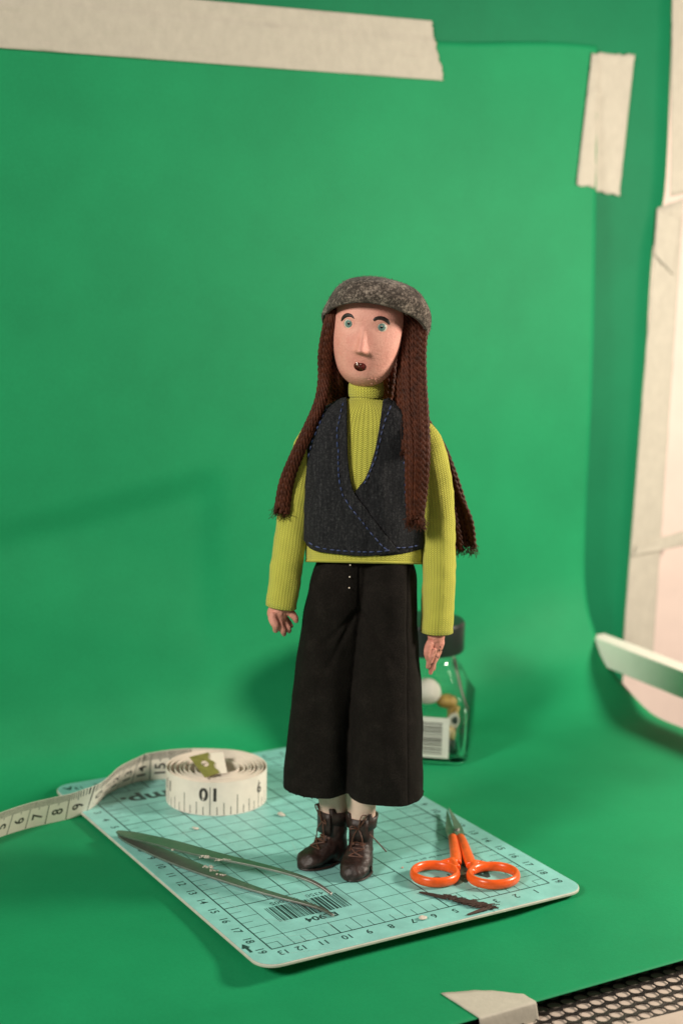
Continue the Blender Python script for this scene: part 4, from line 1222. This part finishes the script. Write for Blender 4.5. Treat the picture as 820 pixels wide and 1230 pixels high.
# --- hair of twisted cord
def cord(mb, pts, r, seed):
    tot = plen(pts); n = max(6, int(tot / .045)); fine = spline(pts, n); rings = []; ref = Vector((0, -1, 0.01)); ph = seed * 1.7
    for k, p in enumerate(fine):
        t = (fine[min(n - 1, k + 1)] - fine[max(0, k - 1)]).normalized()
        a = t.cross(ref).normalized(); b = a.cross(t).normalized(); s = tot * k / (n - 1); tw = ph + s * 2 * PI / .50
        rg = []
        for i in range(12):
            an = 2 * PI * i / 12; q = r * (.55 + .52 * abs(math.cos(1.0 * (an - tw))) ** .8)
            rg.append(p + a * q * math.cos(an) + b * q * math.sin(an))
        rings.append(rg)
    mb.loft(rings)
def lock(name, stations, cords, r, seed, thick):
    """stations: px, py, half width px, depth"""
    rr = random.Random(seed); mb = MB()
    for ci in range(cords):
        u = rr.uniform(-1, 1) if cords > 40 else -1 + 2 * ((ci * .618034 + .13) % 1); v = rr.uniform(-1, 1)
        if ci % 2 == 0: v = -1 + rr.uniform(0, .3)
        pts = []; dl = rr.uniform(-4, 7)
        for k, (px, py, hw, d) in enumerate(stations):
            uu = u + .10 * noise.noise(Vector((k * .7, ci * 3.3, seed)))
            end = dl if k == len(stations) - 1 else 0
            pts.append(L(px + uu * (hw - r * 24), py + end, d + v * thick * (.5 + .5 * k / len(stations)) + .12 * abs(uu) ** 2 * thick * 2))
        cord(mb, pts, r * rr.uniform(.9, 1.1), ci + seed)
    # frayed fibres at the ends
    px, py, hw, d = stations[-1]
    for _ in range(cords * 7):
        q = L(px + rr.uniform(-hw, hw), py + rr.uniform(-5, 5), d + rr.uniform(-thick, thick))
        mb.tube([q, q + Vector((rr.gauss(0, .05), rr.gauss(0, .05), -.12)), q + Vector((rr.gauss(0, .12), rr.gauss(0, .12), -rr.uniform(.15, .4)))], .009, 4)
    for _ in range(cords // 6 if cords < 40 else 2):                     # flyaway fibres
        k = rr.randrange(1, len(stations) - 1); px, py, hw, d = stations[k]; px2, py2, hw2, d2 = stations[k + 1]
        u = rr.choice((-1, 1)) * rr.uniform(.8, 1.02); q = L(px + u * hw, py, d - thick * rr.random()); q2 = L(px2 + u * hw2 * rr.uniform(.8, 1.1), py2, d2 - thick * rr.random())
        mid = (q + q2) / 2 + Vector((rr.gauss(0, .08), rr.gauss(0, .1), 0))
        mb.tube(spline([q, mid, q2], 10), .007, 4)
    mb.build(name, M['hair'], doll, angle=180, recalc=False)
lock('hair_lock', [(401, 372, 8, .1), (394.5, 395, 8, .05), (390.5, 425, 8.5, .2), (389.5, 455, 8, .3), (385, 482, 8, .0), (371, 515, 8, -.15), (355, 550, 8.5, -.1), (344, 580, 9.5, 0.0), (338, 611, 10, 0.0)], 17, .088, 3, .16)
lock('hair_lock', [(492, 368, 14, .5), (496.5, 392, 16, .35), (497, 425, 15.5, .2), (497, 460, 15.5, -.1), (499, 500, 16, -.6), (501, 545, 15.5, -.95), (500, 590, 13.5, -.9), (498.5, 623, 10.5, -.85)], 36, .088, 8, .24)
# hair hanging down the back, blown out to the side
bk = [(445, 372, 44, 1.9), (447, 410, 48, 2.2), (450, 450, 46, 2.0), (462, 490, 46, 2.15), (488, 540, 48, 2.6), (505, 590, 50, 2.7), (516, 625, 51, 2.7), (522, 656, 51, 2.7)]
lock('hair_lock', bk, 64, .1, 21, .3)
lock('hair_lock', [(440, 372, 40, 1.6), (440, 410, 45, 1.7), (440, 450, 42, 1.55), (440, 490, 38, 1.75), (440, 540, 40, 2.5)], 60, .1, 33, .22)

lock('hair_lock', [(482, 368, 12, .5), (488, 395, 9, .5), (488, 425, 9, .5), (486, 455, 10, .5), (488, 490, 12, .4), (494, 540, 12, -.2)], 26, .09, 14, .55)
lock('hair_lock', [(404, 372, 12, .6), (399, 400, 8, .7), (398, 430, 9, .8), (401, 460, 11, .9), (400, 495, 12, 1.9)], 14, .09, 17, .35)

# --- hands
def hand(chains, palm, name='hand'):
    mb = MB()
    for c, r in palm: mb.ball(c[0], r, c[1], 16, 12)
    for pts, rad in chains:
        fine = spline(pts, 14); tab = [(i / (len(rad) - 1), rad[i]) for i in range(len(rad))]
        mb.tube(fine, [interp(tab, k / 13)[0] for k in range(14)], 10); mb.ball(fine[-1], rad[-1], None, 10, 8)
    me = remeshed(mb, .028, 3, .4)
    displace(me, lambda p, n: .012 * noise.noise(p * 6) + .008 * noise.noise(p * 14))
    return finish(name, me, M['hand_skin'], doll, angle=180)
def rz(d): return Matrix.Rotation(math.radians(d), 3, 'Y')
d = .4
hl = hand([
    ([L(336, 722, d), L(335, 732, d)], [.42, .40]),
    ([L(328, 736, d - .25), L(327.5, 744, d - .35), L(331, 751, d - .42), L(331, 756.5, d - .3)], [.20, .19, .165, .13]),      # index, nearest
    ([L(334, 742, d - .1), L(336.5, 751, d - .2), L(340, 758, d - .22), L(341, 761.5, d - .1)], [.17, .16, .14, .11]),
    ([L(339, 742, d + .1), L(343, 750, d + .05), L(346.5, 755.5, d), L(347, 758, d + .1)], [.16, .15, .13, .10]),
    ([L(341, 741, d + .3), L(346, 747, d + .3), L(349.5, 752, d + .25)], [.14, .13, .10]),
    ([L(344, 732, d - .05), L(350, 737, d - .12), L(354.5, 742.5, d - .15), L(355.5, 745.5, d - .12)], [.18, .165, .15, .11])],     # thumb
    [((L(333.5, 736, d), rz(-12)), (.44, .34, .42))])
d = .35
hr = hand([
    ([L(523, 752, d), L(523.5, 765, d)], [.36, .36]),
    ([L(520, 779, d - .22), L(517, 788, d - .3), L(515, 796, d - .3), L(513.5, 801, d - .24)], [.165, .145, .125, .09]),
    ([L(524, 780, d - .05), L(521.5, 790, d - .12), L(518.5, 799, d - .14), L(516.8, 808, d - .1)], [.165, .145, .125, .09]),
    ([L(526.5, 779, d + .12), L(524.5, 788, d + .1), L(521, 796, d + .06), L(520.5, 803.5, d + .05)], [.15, .13, .11, .085]),
    ([L(527.5, 777, d + .28), L(526, 785, d + .28), L(523, 791, d + .24)], [.14, .13, .10]),
    ([L(517, 771, d - .25), L(513.5, 779, d - .36), L(512.5, 786, d - .38), L(513.5, 791, d - .34)], [.17, .16, .14, .11])],
    [((L(523, 772, d), rz(6)), (.36, .3, .5))])
mb = MB(); rr = random.Random(2)
for px, py, n in ((524, 789, 3), (528, 781, 3), (531, 783, 2), (519, 797, 4), (527, 778, 2)):
    for _ in range(n):
        mb.ball(L(px + rr.gauss(0, 1.0), py + rr.gauss(0, 1.0), .35 - .42 + abs(px - 521) * .012), rr.uniform(.015, .035), None, 8, 6)
mb.build('paint_chip', M['boot'], hr)

# ================================================================== light, world, camera
def aim(o, target):
    d = (Vector(target) * S - o.location); o.rotation_euler = d.to_track_quat('-Z', 'Y').to_euler()
def area(name, loc, target, size, power, color):
    li = bpy.data.lights.new(name, 'AREA'); li.shape = 'DISK'; li.size = size * S; li.energy = power; li.color = color
    o = bpy.data.objects.new(name, li); COL.objects.link(o); o.location = Vector(loc) * S; aim(o, target); return o
c = DF + EX * 54 + EY * 5 + Vector((0, 0, 29))
area('key_lamp', c, DF + Vector((2, 4, 9)), 11, 4.8, (1.0, .88, .74))
c = DF - EX * 76 - EY * 88 + Vector((0, 0, 74))
area('fill_lamp', c, DF + Vector((4, 8, 10)), 27, 15.5, (1.0, .93, .83))
w = bpy.data.worlds.new('World'); sc.world = w; w.use_nodes = True
bg = w.node_tree.nodes['Background']; bg.inputs['Color'].default_value = (1.0, .93, .85, 1); bg.inputs['Strength'].default_value = .125

cam = bpy.data.cameras.new('camera'); co = bpy.data.objects.new('camera', cam); COL.objects.link(co)
Rm = Matrix((RC[0], -RC[1], -RC[2])).transposed()
co.matrix_world = Matrix.Translation(CAMC * S) @ Rm.to_4x4()
cam.sensor_fit = 'VERTICAL'; cam.sensor_height = 36; cam.sensor_width = 24; cam.lens = FPX / 1230 * 36
cam.clip_start = .01; cam.clip_end = 50
cam.dof.use_dof = True; cam.dof.focus_distance = .625; cam.dof.aperture_fstop = 9.5; cam.dof.aperture_blades = 0
sc.camera = co
sc.view_settings.view_transform = 'Standard'; sc.view_settings.look = 'None'; sc.view_settings.exposure = 0; sc.view_settings.gamma = 1
sc.cycles.max_bounces = 12; sc.cycles.transparent_max_bounces = 12
sc.unit_settings.system = 'METRIC'
